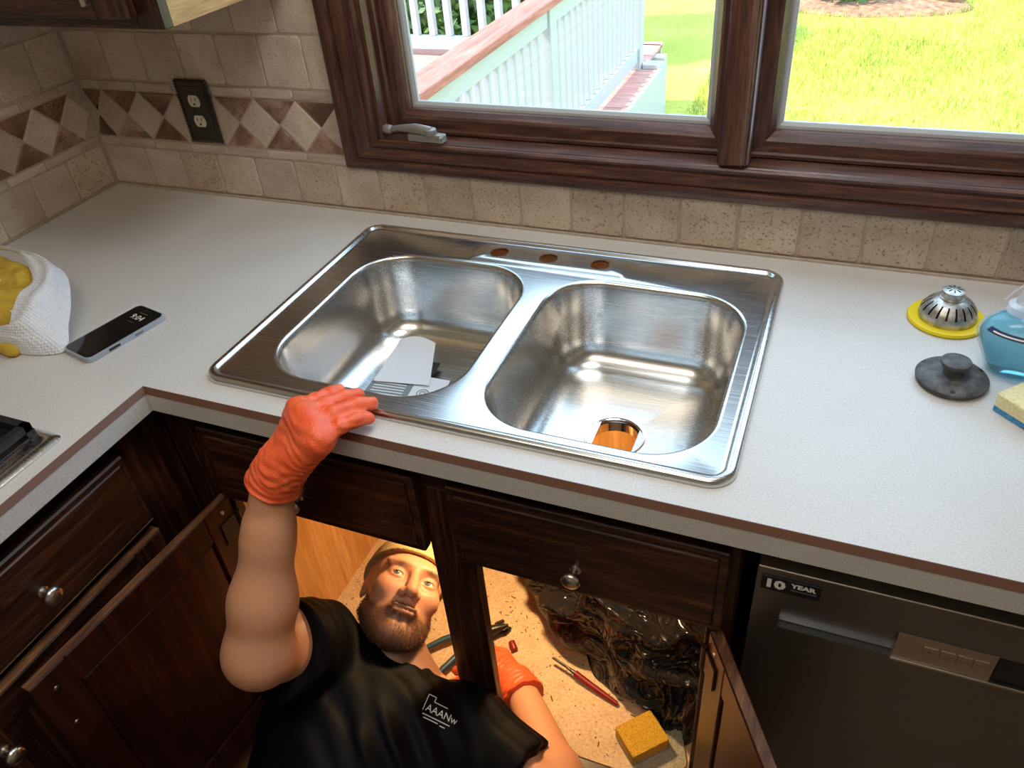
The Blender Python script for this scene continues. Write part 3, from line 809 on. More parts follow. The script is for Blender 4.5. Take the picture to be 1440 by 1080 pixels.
# papers lying in the left bowl
def sheet(name, label, pts, mat, bend, z, cat='paper', n=10):
    # pts: four corners (x, y) a,b,c,d ; gently curved thin sheet with thickness
    a, b, c, d = [Vector(p) for p in pts]; top = []; bot = []
    for i in range(n + 1):
        r1 = []; r2 = []
        for j in range(n + 1):
            u, v = i / n, j / n
            p = a.lerp(b, u).lerp(d.lerp(c, u), v); zz = z + bend(u, v)
            r1.append((p.x, p.y, zz)); r2.append((p.x, p.y, zz - .0006))
        top.append(r1); bot.append(r2)
    m = MB(); m.grid(top); m.f = [q for q in m.f]; k = len(m.f); m.grid(bot)
    m.f = m.f[:k] + [q[::-1] for q in m.f[k:]]
    o = m.build(name, mat, None, smooth=True)
    if label: tag(o, label, cat)
    return o
def bz_floor(x, y):          # height of the left bowl floor
    return SZ - .1655
FZ = SZ - .1630
sheet('instruction_sheet', 'plain white folded sheet lying on the left sink bowl floor', [(0.912, -0.368), (1.022, -0.352), (0.977, -0.232), (0.902, -0.243)], 'paper',
      lambda u, v: .004 + .016 * v * v * (1 - 3.2 * (u - .5) ** 2) + .004 * v, FZ + .004)
cd = sheet('leaflet', 'white printed leaflet with grey text block lying in left sink bowl', [(0.905, -0.402), (1.062, -0.392), (1.050, -0.322), (0.900, -0.330)], 'paper',
      lambda u, v: .0015 * math.sin(u * 3), FZ + .003)
pm = MB()
def on_leaf(u, v): 
    a, b, c, d = Vector((0.905, -0.402)), Vector((1.062, -0.392)), Vector((1.050, -0.322)), Vector((0.900, -0.330))
    p = a.lerp(b, u).lerp(d.lerp(c, u), v); return (p.x, p.y, FZ + .003 + .0015 * math.sin(u * 3) + .0004)
def leaf_patch(m, us, v0, v1, dz=0):
    m.grid([[tuple(Vector(on_leaf(u, v)) + Vector((0, 0, dz))) for v in (v0, v1)] for u in us])
leaf_patch(pm, [.02, .2, .4, .58], .08, .62); pm.build('printed_block', 'print_slate', cd)
pm = MB()
for i in range(4): leaf_patch(pm, [.08, .2, .35, .50], .15 + .11 * i, .185 + .11 * i, .0003)
pm.build('printed_lines', 'print_white', cd)
pm = MB(); c0 = Vector(on_leaf(.74, .3))
for r0, r1 in ((.010, .012), (.004, .006)):
    pm.grid([[(c0.x + r * math.cos(a), c0.y + r * math.sin(a), c0.z + .0004) for r in (r0, r1)] for a in [k * math.pi / 12 for k in range(25)]])
pm.build('printed_rings', 'print_slate', cd)
tagm = sheet('paper_clip_tag', 'small black printed tag sticking out from under the white sheet', [(1.000, -0.318), (1.016, -0.318), (1.012, -0.284), (0.996, -0.284)], 'dark_plastic', lambda u, v: .004, FZ + .005, 'tag', 2)

# ------------------------------------------------------------------ base cabinet under the sink
PY = -0.625                                # plane of the face frame
sb = thing('sink_base_cabinet', 'dark brown sink base cabinet with both doors swung open', 'cabinet', (1.162, -0.32, 0))
MB().box(0.698, 0.711, PY + .019, -0.02, 0.0, CT - .046).build('side_panel', 'oak_side', sb)
MB().box(1.612, 1.625, PY + .019, -0.02, 0.0, CT - .046).build('side_panel', 'oak_side', sb)
MB().box(0.7112, 1.6118, -0.024, -0.012, 0.0, CT - .046).build('back_panel', 'oak_side', sb)
MB().box(0.7112, 1.6118, PY + .0195, -0.0242, 0.085, 0.100).build('floor_panel', 'particle_board', sb)
MB().box(0.698, 1.625, PY + .07, PY + .085, 0.0, 0.084).build('toe_board', 'cabinet_wood_x', sb)
MB().rbox(0.698, 0.742, PY, PY + .019, 0.085, CT - .045, .0015).build('stile', 'cabinet_wood_z', sb)
MB().rbox(1.147, 1.226, PY, PY + .019, 0.0985, .80, .0015).build('stile', 'cabinet_wood_z', sb)
MB().rbox(1.590, 1.625, PY, PY + .019, 0.085, CT - .045, .0015).build('stile', 'cabinet_wood_z', sb)
for z0, z1 in ((0.0855, 0.0985), (0.801, CT - .045)):
    MB().rbox(0.742, 1.590, PY, PY + .019, z0, z1, .0015).build('rail', 'cabinet_wood_x', sb)
for x0, x1 in ((0.742, 1.147), (1.226, 1.590)):
    MB().rbox(x0, x1, PY, PY + .019, 0.668, 0.8005, .0015).build('rail', 'cabinet_wood_x', sb)
def knob(parent, loc, direction, mat='nickel'):
    m = MB(); q = Vector(direction).to_track_quat('Z', 'Y').to_matrix().to_4x4()
    m.mtx = Matrix.Translation(loc) @ q
    m.lathe([(.009, 0), (.009, .002), (.0055, .004), (.005, .012), (.010, .016), (.0145, .020), (.0150, .024), (.012, .028), (.006, .030)], 24)
    return m.build('knob', mat, parent, smooth=50)
def slab_front(parent, nm, x0, x1, z0, z1, y, th=.020):
    m = MB(); m.rbox(x0, x1, y - th, y, z0, z1, .002)
    m2 = MB().rbox(x0 + .012, x1 - .012, y - th - .0035, y - th + .001, z0 + .012, z1 - .012, .003)
    o = m.build(nm, 'cabinet_wood_x', parent); 
    m2.build('raised_field', 'cabinet_wood_x', o)
    return o
f1 = slab_front(sb, 'false_drawer_front', 0.745, 1.149, 0.669, 0.832, PY - .0005)
knob(f1, (0.925, PY - .0235, .728), (0, -1, 0))
f2 = slab_front(sb, 'false_drawer_front', 1.203, 1.612, 0.669, 0.832, PY - .0005)
knob(f2, (1.402, PY - .0235, .728), (0, -1, 0))

def door(parent, hinge, angle, width, z0, z1, flip):
    # local: hinge at origin, door runs along +u, thickness in +v (outside face at v=0, inside face at v=th)
    T = Matrix.Translation((hinge[0], hinge[1], 0)) @ Matrix.Rotation(R(angle), 4, 'Z')
    th = .019; s = -1 if flip else 1
    def bx(u0, u1, v0, v1, a0, a1, nm, mt, par, b=.002):
        m = MB(); m.mtx = T; m.rbox(u0, u1, min(s * v0, s * v1), max(s * v0, s * v1), a0, a1, b); return m.build(nm, mt, par)
    d = bx(.006, width, 0, th * .55, z0 + .01, z1 - .01, 'door', 'door_inside', parent)
    for u0, u1 in ((0, .062), (width - .062, width)): bx(u0, u1, -.001, th, z0, z1, 'door_stile', 'door_inside', d)
    for a0, a1 in ((z0, z0 + .062), (z1 - .062, z1)): bx(.062, width - .062, -.001, th, a0, a1, 'door_rail', 'door_inside', d)
    bx(.064, width - .064, th * .3, th * .8, z0 + .066, z1 - .066, 'door_panel', 'door_inside', d, .004)
    bx(.001, width - .001, .002, th - .002, z1 + .0001, z1 + .0012, 'worn_top_edge', 'worn_edge', d, .0003)
    for zz in (z0 + .07, z1 - .09):
        m = MB(); m.mtx = T
        m.rbox(.004, .040, min(s * (th), s * (th + .004)), max(s * th, s * (th + .004)), zz, zz + .05, .001)
        m.tube([(-.002, s * (th + .004), zz - .002), (-.002, s * (th + .004), zz + .052)], .005, 8)
        m.build('hinge', 'pewter', d)
    for uu, zz in ((.025, z1 - .02), (width - .03, z1 - .035), (width - .025, z1 - .12), (width - .03, z0 + .2)):
        m = MB(); m.mtx = T @ Matrix.Translation((uu, s * th, zz)) @ Matrix.Rotation(R(-90 * s), 4, 'X')
        m.lathe([(.0045, 0), (.004, .0018), (.002, .0022)], 10); m.build('screw', 'nickel', d, smooth=50)
    m = MB(); m.mtx = T; m.tube([(width - .032, 0, z1 - .09), (width - .032, -s * .012, z1 - .09)], .005, 8)
    m.mtx = T @ Matrix.Translation((width - .032, -s * .012, z1 - .09)) @ Matrix.Rotation(R(90 * s), 4, 'X')
    m.lathe([(.006, 0), (.0145, .006), (.015, .010), (.011, .015), (.004, .017)], 20); m.build('knob', 'nickel', d, smooth=50)
    return d
door(sb, (0.720, PY - .004), -94, 0.418, 0.105, 0.655, False)
door(sb, (1.614, PY - .004), -61, 0.385, 0.105, 0.655, True)
MB().box(0.655, 0.6979, PY, PY + .019, 0.085, CT - .045).build('filler_strip', 'cabinet_wood_z', sb)

# ------------------------------------------------------------------ cabinet of the left run
lc = thing('drawer_cabinet', 'dark brown drawer cabinet with silver knob below the cooktop', 'cabinet', (0.33, -1.3, 0))
MB().box(0.02, 0.6355, -2.1, -0.665, 0.085, CT - .046).build('carcass', 'cabinet_wood_z', lc)
MB().box(0.02, 0.60, -2.1, -0.665, 0.0, 0.0845).build('toe_board', 'cabinet_wood_y', lc)
MB().rbox(0.636, 0.655, -0.728, -0.627, 0.085, CT - .045, .0015).build('stile', 'cabinet_wood_z', lc)
for z0, z1 in ((0.085, .112), (0.668, 0.692), (0.838, CT - .045)):
    MB().rbox(0.636, 0.655, -2.1, -0.7285, z0, z1, .0015).build('rail', 'cabinet_wood_y', lc)
def side_front(nm, y0, y1, z0, z1, par):
    o = MB().rbox(0.6555, 0.673, y0, y1, z0, z1, .003).build(nm, 'cabinet_wood_y', par)
    MB().rbox(0.672, 0.6765, y0 + .010, y1 - .010, z0 + .010, z1 - .010, .003).build('raised_field', 'cabinet_wood_y', o)
    MB().rbox(0.6556, 0.6735, y0 + .001, y1 - .001, z0 - .0012, z0 - .0001, .0003).build('worn_lower_edge', 'worn_edge', o)
    return o
d1 = side_front('drawer_front', -1.34, -0.735, 0.684, 0.829, lc); knob(d1, (.6765, -0.944, .742), (1, 0, 0))
d2 = side_front('drawer_front', -2.0, -1.36, 0.684, 0.829, lc); knob(d2, (.6765, -1.60, .742), (1, 0, 0))
def side_door(y0, y1, z0, z1, ky):
    o = MB().rbox(0.6555, 0.669, y0 + .05, y1 - .05, z0 + .05, z1 - .05, .002).build('door', 'cabinet_wood_z', lc)
    for a, b in ((y0, y0 + .06), (y1 - .06, y1)): MB().rbox(0.6555, 0.675, a, b, z0, z1, .003).build('door_stile', 'cabinet_wood_z', o)
    for a, b in ((z0, z0 + .06), (z1 - .06, z1)): MB().rbox(0.6555, 0.675, y0 + .0601, y1 - .0601, a, b, .003).build('door_rail', 'cabinet_wood_y', o)
    MB().rbox(0.6556, 0.6752, y0 + .001, y1 - .001, z1 + .0001, z1 + .0012, .0003).build('worn_top_edge', 'worn_edge', o)
    knob(o, (.675, ky, z1 - .085), (1, 0, 0)); return o
side_door(-1.15, -0.735, .105, .658, -1.105); side_door(-1.60, -1.16, .105, .658, -1.21)

# ------------------------------------------------------------------ dishwasher
DY = -0.645
dw = thing('dishwasher', 'grey stainless dishwasher with 10 YEAR badge right of the sink cabinet', 'dishwasher', (1.945, -0.35, 0))
MB().box(1.648, 2.242, DY + .03, -0.05, 0.01, 0.826).build('tub_body', 'dark_plastic', dw)
dx0, dx1, dz1 = 1.647, 2.243, 0.823
hx0, hx1, hz0, hz1 = 1.683, 2.207, 0.714, 0.765
# door skin with a pocket for the handle
m = MB(); xs_ = [dx0, hx0, hx1, dx1]; zs_ = [0.11, hz0, hz1, dz1]
m.cells(xs_, zs_, lambda i, j: not (i == 1 and j == 1), 0, 1)
m.v = [(x, DY + .03 * (1 - q), z) for x, z, q in m.v]
MBd = m.build('door_skin', 'dishwasher_steel', dw)
MB().box(dx0 + .002, dx1 - .002, DY + .0302, DY + .0335, 0.11, dz1 - .001).build('door_liner', 'dark_plastic', dw)
MB().rbox(dx0, dx1, DY - .0005, DY + .03, dz1 + .0002, dz1 + .004, .001).build('top_trim', 'dishwasher_trim', dw)
m = MB(); m.mtx = rot(((hx0 + hx1) / 2, DY + .0075, (hz0 + hz1) / 2), 0, 9)
m.box(-(hx1 - hx0) / 2 + .0002, (hx1 - hx0) / 2 - .0002, 0, .003, -.0245, .0245); m.build('pocket_back', 'dishwasher_steel', dw)
MB().rbox(1.8215, hx1, DY - .002, DY + .012, hz0 - .0045, hz0 + .0005, .001).build('pocket_lip', 'dishwasher_trim', dw)
m = MB(); px0, px1 = 1.822, 1.9335
m.rbox(px0, px1, DY + .0005, DY + .010, hz0 + .0008, hz1 - .0004, .001); cp = m.build('control_panel', 'dishwasher_trim', dw)
for i, x in enumerate((1.862, 1.881, 1.900, 1.918)):
    MB().rbox(x - .008, x + .008, DY - .0006, DY + .0008, .733, .750, .0004).build('button', 'dishwasher_trim', cp)
    if i == 0: MB().add([(x - .002, DY - .0008, .7385), (x + .003, DY - .0008, .7415), (x - .002, DY - .0008, .7445)], [(0, 1, 2)]).build('start_symbol', 'print_grey', cp)
    else: MB().box(x - .0055, x + .0055, DY - .0009, DY - .0005, .7405, .7422).build('button_print', 'print_grey', cp)
MB().box(1.850, 1.868, DY + .0002, DY + .0006, .7285, .7295).build('button_print', 'print_grey', cp)
MB().rbox(1.934, 2.02, DY + .0005, DY + .010, hz0 + .006, hz1 - .0004, .001).build('display', 'dark_plastic', dw)
bd = MB().rbox(1.6535, 1.7255, DY - .0018, DY - .0001, .786, .8125, .0006).build('badge', 'dark_plastic', dw)
def wall_text(s, size, x, z, y, nm, mt, par, sx=1.0, bold=0.05):
    vs, fs = text_mesh(s, size, bold=size * bold); m = MB(); m.add([(x + sx * a, y, z + b) for a, b, c in vs], fs); return m.build(nm, mt, par)
wall_text('10', .021, 1.6565, .7925, DY - .0020, 'badge_number', 'print_white', bd, 1.25)
wall_text('YEAR', .0105, 1.690, .8005, DY - .0020, 'badge_word', 'print_white', bd, 1.15)
MB().box(1.690, 1.721, DY - .0021, DY - .0019, .7945, .7965).build('badge_line', 'print_grey', bd)
MB().box(1.648, 2.242, DY + .05, DY + .06, 0.0, 0.105).build('kick_plate', 'dark_plastic', dw)
rc = thing('end_cabinet', 'dark brown base cabinet beyond the dishwasher', 'cabinet', (2.57, -.32, 0))
MB().box(2.25, 2.88, PY, -0.02, 0.085, CT - .046).build('carcass', 'cabinet_wood_z', rc)
MB().rbox(2.26, 2.87, PY - .02, PY - .0005, 0.11, .66, .003).build('door', 'cabinet_wood_z', rc)
MB().rbox(2.26, 2.87, PY - .02, PY - .0005, 0.675, .84, .003).build('drawer_front', 'cabinet_wood_x', rc)
MB().box(2.25, 2.88, PY + .05, -0.02, 0, .0845).build('toe_board', 'cabinet_wood_x', rc)

# ------------------------------------------------------------------ upper cabinet left of the window
uc = thing('upper_cabinet', 'dark framed upper cabinet with pale oak side, top left of the window', 'cabinet', (0.325, -0.165, 1.366))
MB().box(0.006, 0.640, -0.309, -0.006, 1.372, 2.28).build('carcass', 'oak_upper', uc)
MB().box(0.006, 0.640, -0.309, -0.006, 1.3662, 1.3718).build('bottom_panel', 'oak_upper', uc)
for x0, x1 in ((0.006, .05), (.590, 0.641)): MB().rbox(x0, x1, -.330, -.3092, 1.366, 2.28, .0015).build('stile', 'cabinet_wood_z', uc)
for z0, z1 in ((1.366, 1.400), (2.24, 2.28)): MB().rbox(.0502, .5898, -.330, -.3092, z0, z1, .0015).build('rail', 'cabinet_wood_x', uc)
ud = MB().rbox(.085, .545, -.345, -.3305, 1.44, 2.20, .003).build('door', 'cabinet_wood_z', uc)
for x0, x1 in ((.035, .10), (.53, .597)): MB().rbox(x0, x1, -.351, -.3304, 1.385, 2.26, .003).build('door_stile', 'cabinet_wood_z', ud)
for z0, z1 in ((1.385, 1.45), (2.19, 2.26)): MB().rbox(.1001, .5299, -.351, -.3304, z0, z1, .003).build('door_rail', 'cabinet_wood_x', ud)
MB().tube([(.515, -.352, 1.405), (.515, -.352, 1.46)], .006, 10).build('hinge', 'nickel', ud)

# ------------------------------------------------------------------ outlet plate
op = thing('outlet_plate', 'dark pewter rope edged outlet plate on the tiled back wall', 'outlet', (0.336, 0, 1.0445))
MB().rbox(.2925, .3795, -.0065, -.0008, 1.0445, 1.1805, .002).build('plate', 'pewter', op)
m = MB()
def bead(x, z, ang):
    q = MB(); m.mtx = Matrix.Translation((x, -.0068, z)) @ Matrix.Rotation(R(ang), 4, 'Y')
    m.rbox(-.0042, .0042, -.0022, .0022, -.0014, .0014, .0011)
z = 1.0475
while z < 1.179:
    bead(.2960, z, 35); bead(.3760, z, 35); z += .0058
x = .3015
while x < .3715:
    bead(x, 1.0480, 35); bead(x, 1.1770, 35); x += .0058
m.mtx = None; m.build('rope_border', 'pewter', op)
MB().rbox(.304, .368, -.0080, -.0064, 1.058, 1.167, .0012).build('inner_field', 'pewter', op)
for zc in (1.136, 1.092):
    m = MB(); pts = []
    for k in range(28):
        a = 2 * math.pi * k / 28; pts.append((.0155 * math.cos(a), max(-.0125, min(.0125, .0165 * math.sin(a)))))
    m.mtx = Matrix.Translation((.336, -.0079, zc)) @ Matrix.Rotation(R(90), 4, 'X'); m.prism(pts, 0, .0022, .0006)
    rcp = m.build('receptacle', 'ivory_plastic', op)
    m = MB(); m.box(-.0062, -.0048, -.0004, .0001, -.0005, .0075); m.box(.0046, .0062, -.0004, .0001, .0005, .0075)
    m.v = [(x + .336, y - .0102, z_ + zc) for x, y, z_ in m.v]
    m.mtx = Matrix.Translation((.336, -.0101, zc - .0065)) @ Matrix.Rotation(R(90), 4, 'X'); m.lathe([(.0026, 0), (.0026, .0004)], 12)
    m.build('slots', 'slot_black', rcp)
m = MB(); m.mtx = Matrix.Translation((.336, -.0080, 1.114)) @ Matrix.Rotation(R(90), 4, 'X'); m.lathe([(.0035, 0), (.003, .0012), (.001, .0014)], 14); m.build('screw', 'pewter', op)

# ------------------------------------------------------------------ phone
ph = thing('smartphone', 'black smartphone in a clear case lying face up on the counter', 'phone', (.529, -.552, CT))
T = rot((.529, -.552, CT), 78 - 90)
m = MB(); m.mtx = T; m.prism(rrect(-.0395, .0395, -.0795, .0795, .012, 5), 0.0003, .0098, .0012); m.build('clear_case', 'clear_case', ph, smooth=40)
m = MB(); m.mtx = T; m.prism(rrect(-.0370, .0370, -.0770, .0770, .011, 5), .0016, .0096); m.build('body', 'phone_metal', ph, smooth=40)
m = MB(); m.mtx = T; m.prism(rrect(-.0362, .0362, -.0762, .0762, .0105, 5), .00965, .0104); scr = m.build('screen', 'phone_glass', ph, smooth=40)
vs, fs = text_mesh('9:04', .019, 0, 'CENTER'); m = MB(); m.mtx = T; m.add([(a, b + .040, .0107) for a, b, c in vs], fs); m.build('lock_screen_time', 'lock_digits', scr)
m = MB(); m.mtx = T; m.box(-.011, .011, .059, .0605, .0105, .01065); m.box(-.009, .009, .031, .0318, .0105, .01065); m.build('lock_screen_lines', 'print_grey', scr)
m = MB(); m.mtx = T; m.prism(rrect(-.011, .011, .066, .0715, .0025, 4), .0104, .0106); m.build('camera_island', 'dark_plastic', scr)
m = MB(); m.mtx = T; m.rbox(.0393, .0400, -.040, -.018, .003, .0075, .0003); m.build('case_slot', 'dark_plastic', ph)
m = MB(); m.mtx = T; m.rbox(.0393, .0402, .012, .028, .0035, .0072, .0003); m.build('side_button', 'phone_metal', ph)

# ------------------------------------------------------------------ crumpled towel bundle
def smooth_curve(pts, n):
    pts = [Vector(p) for p in pts]; out = []
    for i in range(n):
        t_ = i / (n - 1) * (len(pts) - 1); k = min(int(t_), len(pts) - 2); u = t_ - k
        p0, p1, p2, p3 = pts[max(k - 1, 0)], pts[k], pts[k + 1], pts[min(k + 2, len(pts) - 1)]
        out.append(0.5 * ((2 * p1) + (p2 - p0) * u + (2 * p0 - 5 * p1 + 4 * p2 - p3) * u * u + (-p0 + 3 * p1 - 3 * p2 + p3) * u ** 3))
    return out
outer = smooth_curve([(.179, -.468, 1.005), (.285, -.474, .998), (.366, -.482, .978), (.428, -.538, .958), (.457, -.581, .940), (.474, -.604, .926), (.474, -.626, .917), (.425, -.646, .9175), (.345, -.651, .9175)], 44)
inner = smooth_curve([(.172, -.468, 1.0), (.249, -.472, .995), (.338, -.527, .985), (.365, -.577, .99), (.377, -.611, .975), (.384, -.632, .962), (.350, -.640, .950)], 44)
P1 = []; P2 = []
for i in range(44):
    r1 = []; r2 = []
    f = i / 43
    for j in range(15):
        v_ = j / 14; p = inner[i].lerp(outer[i], v_)
        p.z += .020 * math.sin(math.pi * v_) * min(1, 3 * f) + .006 * math.sin(v_ * 9 + f * 7) * math.sin(math.pi * v_)
        p.z = max(p.z, CT + .003)
        r1.append(tuple(p)); r2.append((p.x, p.y, p.z - .0015))
    P1.append(r1); P2.append(r2)
tw = thing('paper_towel', 'white embossed paper towel draped over the yellow cloth', 'paper towel', (.36, -.58, CT))
m = MB(); m.grid(P1); m.f = [q[::-1] for q in m.f]; m.grid(P2); m.build('sheet', 'paper_towel', tw, smooth=True)
m = MB(); Q_ = []
for i in range(12):
    u = i / 11; Q_.append([(.20 + .14 * u + .02 * v / 6, -.515 - .05 * u - .035 * v / 6, .975 + .012 * math.sin(u * 5) - .006 * v / 6) for v in range(7)])
m.grid(Q_); m.build('folded_corner', 'paper_towel', tw, smooth=True)
yc = thing('yellow_cloth', 'yellow cloth bunched under the white paper towel', 'cloth', (.28, -.58, CT))
def ycf(X, Y, Z):
    P_ = (X, Y, Z)
    d = ellf(P_, (.25, -.555, .935), (.125, .080, .048))
    d = smin(d, capf(P_, (.12, -.486, .970), (.285, -.504, .964), .026), .02)
    d = smin(d, capf(P_, (.27, -.655, .925), (.395, -.654, .924), .0115), .02)
    d = d + .004 * nz3(X, Y, Z, 55)
    return np.maximum(d, CT + .001 - Z)
V_, Q4 = field(ycf, (.08, -.70, .905), (.47, -.44, 1.0), .005); np_obj('cloth_folds', V_, Q4, 'yellow_cloth', yc, relax=2)

# ------------------------------------------------------------------ cooktop (its corner shows at the left)
ckt = thing('gas_cooktop', 'stainless gas cooktop with black grate on the left counter', 'cooktop', (.38, -1.18, CT))
def loop_xy(x0, x1, y0, y1, prof, r):
    m = MB(); vs = []; fs = []; n = None
    for ins, z in prof:
        o = rrect(x0 + ins, x1 - ins, y0 + ins, y1 - ins, max(r - ins, .003), 4); n = len(o); vs += [(x, y, z) for x, y in o]
    for j in range(len(prof) - 1):
        for i in range(n): fs.append((j * n + i, j * n + (i + 1) % n, (j + 1) * n + (i + 1) % n, (j + 1) * n + i))
    fs.append(tuple((len(prof) - 1) * n + i for i in range(n)))
    return m.add(vs, fs)
loop_xy(.10, .660, -1.56, -.795, [(0, CT + .0005), (0, CT + .003), (.004, CT + .006), (.010, CT + .0085), (.016, CT + .0085), (.021, CT + .006), (.030, CT + .005), (.050, CT + .005)], .010).build('steel_tray', 'sink_steel', ckt, smooth=35)
g = MB()
for x0, x1 in ((.150, .36), (.375, .612)):
    for y0, y1 in ((-1.16, -.812), (-1.52, -1.18)):
        for a, b in (((x0, y0), (x1, y0)), ((x1, y0), (x1, y1)), ((x1, y1), (x0, y1)), ((x0, y1), (x0, y0)), (((x0 + x1) / 2, y0), ((x0 + x1) / 2, y1)), ((x0, (y0 + y1) / 2), (x1, (y0 + y1) / 2))):
            g.box(min(a[0], b[0]) - .006, max(a[0], b[0]) + .006, min(a[1], b[1]) - .006, max(a[1], b[1]) + .006, CT + .016, CT + .028)
        for x in (x0, x1):
            for y in (y0, y1): g.box(x - .007, x + .007, y - .007, y + .007, CT + .0051, CT + .0165)
g.box(.366, .369, -1.5, -.83, CT + .0052, CT + .0155)
g.build('grate', 'black_iron', ckt)
for x, y in ((.255, -.995), (.478, -.995), (.255, -1.35), (.478, -1.35)):
    MB().lathe([(.05, 0), (.048, .01), (.036, .012), (.036, .02), (.03, .023), (.004, .023)], 24, (x, y, CT + .0076)).build('burner', 'black_iron', ckt, smooth=40)
MB().rbox(.142, .619, -1.525, -.806, CT + .0051, CT + .0075, .0005).build('black_pan', 'dark_plastic', ckt)

# ------------------------------------------------------------------ things right of the sink
st = thing('basket_strainer', 'domed metal sink strainer standing on a yellow rubber ring', 'strainer', (1.851, -.142, CT))
MB().lathe([(.030, 0.0005), (.055, .0005), (.0565, .003), (.055, .0065), (.046, .0075), (.040, .006), (.030, .006)], 48, (1.851, -.142, CT), cap0=False, cap1=False).build('rubber_ring', 'yellow_rubber', st, smooth=50)
dome = [(.041, .005), (.0418, .012), (.0400, .021), (.0345, .030), (.027, .0365), (.017, .040)]
m = MB(); n = 72; vs = []; fs = []
for r, z in dome:
    for i in range(n): a = 2 * math.pi * i / n; vs.append((1.851 + r * math.cos(a), -.142 + r * math.sin(a), CT + z))
for j in range(len(dome) - 1):
    for i in range(n):
        if j in (2, 3) and i % 4 == 0: continue          # slots
        fs.append((j * n + i, j * n + (i + 1) % n, (j + 1) * n + (i + 1) % n, (j + 1) * n + i))
m.add(vs, fs); dm = m.build('dome', 'strainer_metal', st, smooth=60)
MB().lathe([(.0355, .008), (.033, .018), (.022, .030), (.008, .034)], 24, (1.851, -.142, CT)).build('inner_basket', 'dark_plastic', st, smooth=60)
MB().lathe([(.017, .039), (.0175, .042), (.0150, .0425), (.0145, .050), (.0160, .0505), (.0160, .0535), (.010, .0555), (.003, .056)], 24, (1.851, -.142, CT)).build('top_cap', 'strainer_metal', st, smooth=35)
m = MB()
for i in range(8):
    a = i * math.pi / 4; m.mtx = Matrix.Translation((1.851, -.142, CT + .0554)) @ Matrix.Rotation(a, 4, 'Z'); m.box(.005, .011, -.0009, .0009, -.001, .0006)
m.mtx = None; m.build('cap_slots', 'dark_plastic', st)
sp_ = thing('drain_stopper', 'dark grey rubber sink stopper with knob beside the strainer', 'stopper', (1.853, -.308, CT))
MB().lathe([(.030, 0.0005), (.044, .001), (.046, .004), (.0445, .006), (.047, .007), (.0475, .010), (.045, .0125), (.030, .0145), (.018, .0155), (.0135, .0165), (.0125, .026), (.0185, .030), (.0200, .033), (.0195, .0365), (.016, .038), (.004, .0385)], 40, (1.853, -.308, CT)).build('disc_and_knob', 'stopper_rubber', sp_, smooth=40)
for i in range(3):
    m = MB(); a = i * 2.094 + .5; m.mtx = Matrix.Translation((1.853, -.308, CT + .0126)) @ Matrix.Rotation(a, 4, 'Z'); m.box(.040, .0445, -.003, .003, -.001, .0006)
    m.build('edge_notch', 'dark_plastic', sp_)

bt = thing('soap_bottle', 'clear bottle of blue dish soap at right end of the counter', 'bottle', (1.946, -.258, CT))
body = [(.030, .001), (.037, .003), (.043, .014), (.052, .034), (.060, .052), (.062, .062), (.059, .072), (.048, .084), (.032, .092), (.018, .097), (.0165, .104)]
MB().lathe([(r * .93, z * .97 + .002) for r, z in body[:8]] + [(.004, .082)], 40, (1.938, -.258, CT), 1.05, .74).build('soap', 'soap_blue', bt, smooth=60)
MB().lathe(body, 40, (1.938, -.258, CT), 1.05, .74, cap1=False).build('shell', 'soap_shell', bt, smooth=60)
MB().lathe([(.021, .095), (.022, .098), (.020, .105), (.012, .108), (.009, .125), (.0045, .140), (.003, .147), (.001, .148)], 24, (1.922, -.252, CT)).build('spout', 'clear_plastic', bt, smooth=50)
m = MB(); m.tube([(1.922, -.252, CT + .146), (1.905, -.256, CT + .128), (1.894, -.258, CT + .112)], .0012, 6); m.tube([(1.922, -.252, CT + .146), (1.933, -.252, CT + .124), (1.936, -.252, CT + .108)], .0012, 6); m.build('cap_strap', 'clear_plastic', bt)
def bottle_patch(a0, a1, z0, z1, off, n=10):
    rows = []
    for i in range(n + 1):
        a = R(a0 + (a1 - a0) * i / n); row_ = []
        for z in (z0, z1):
            for (ra, za), (rb, zb) in zip(body[:-1], body[1:]):
                if za <= z <= zb: r = ra + (rb - ra) * (z - za) / (zb - za)
            row_.append((1.938 + (r + off) * 1.05 * math.cos(a), -.258 + (r + off) * .74 * math.sin(a), CT + z))
        rows.append(row_)
    return MB().grid(rows)
bottle_patch(205, 290, .0735, .0795, .0012).build('label_band', 'print_navy', bt)
bottle_patch(215, 285, .0755, .0772, .0018).build('label_print', 'print_white', bt)

def sponge(name, label, c, rz, w_, l_, layers):
    t_ = thing(name, label, 'sponge', c)
    for nm, mt, z0, z1 in layers:
        m = MB(); m.mtx = rot(c, rz); m.prism(rrect(0, l_, 0, w_, .004, 3), z0, z1 - .0002, .0015); m.build(nm, mt, t_, smooth=35)
    return t_
sponge('dish_sponge', 'pale yellow sponge with blue scrub side at right edge of the counter', (1.9015, -.358, CT), -43.5, .108, .070, (('scrub_layer', 'sponge_blue', .0006, .009), ('foam', 'sponge_yellow', .009, .029)))

# ------------------------------------------------------------------ inside the sink cabinet
CF = 0.1002
sponge('scrub_sponge', 'golden yellow sponge on the cabinet floor at right front', (1.484, -.594, CF + .006), 46, .070, .082, (('scrub_layer', 'sponge_grey', 0, .010), ('foam', 'sponge_gold', .010, .034)))
cl = MB(); cl.mtx = rot((1.515, -.535, CF), 20); cl.prism(rrect(-.045, .055, -.05, .05, .015, 4), 0.0004, .0058, .001)
tag(cl.build('scouring_pad', 'sponge_grey', smooth=40), 'flat grey scouring pad under the golden sponge', 'scouring pad')

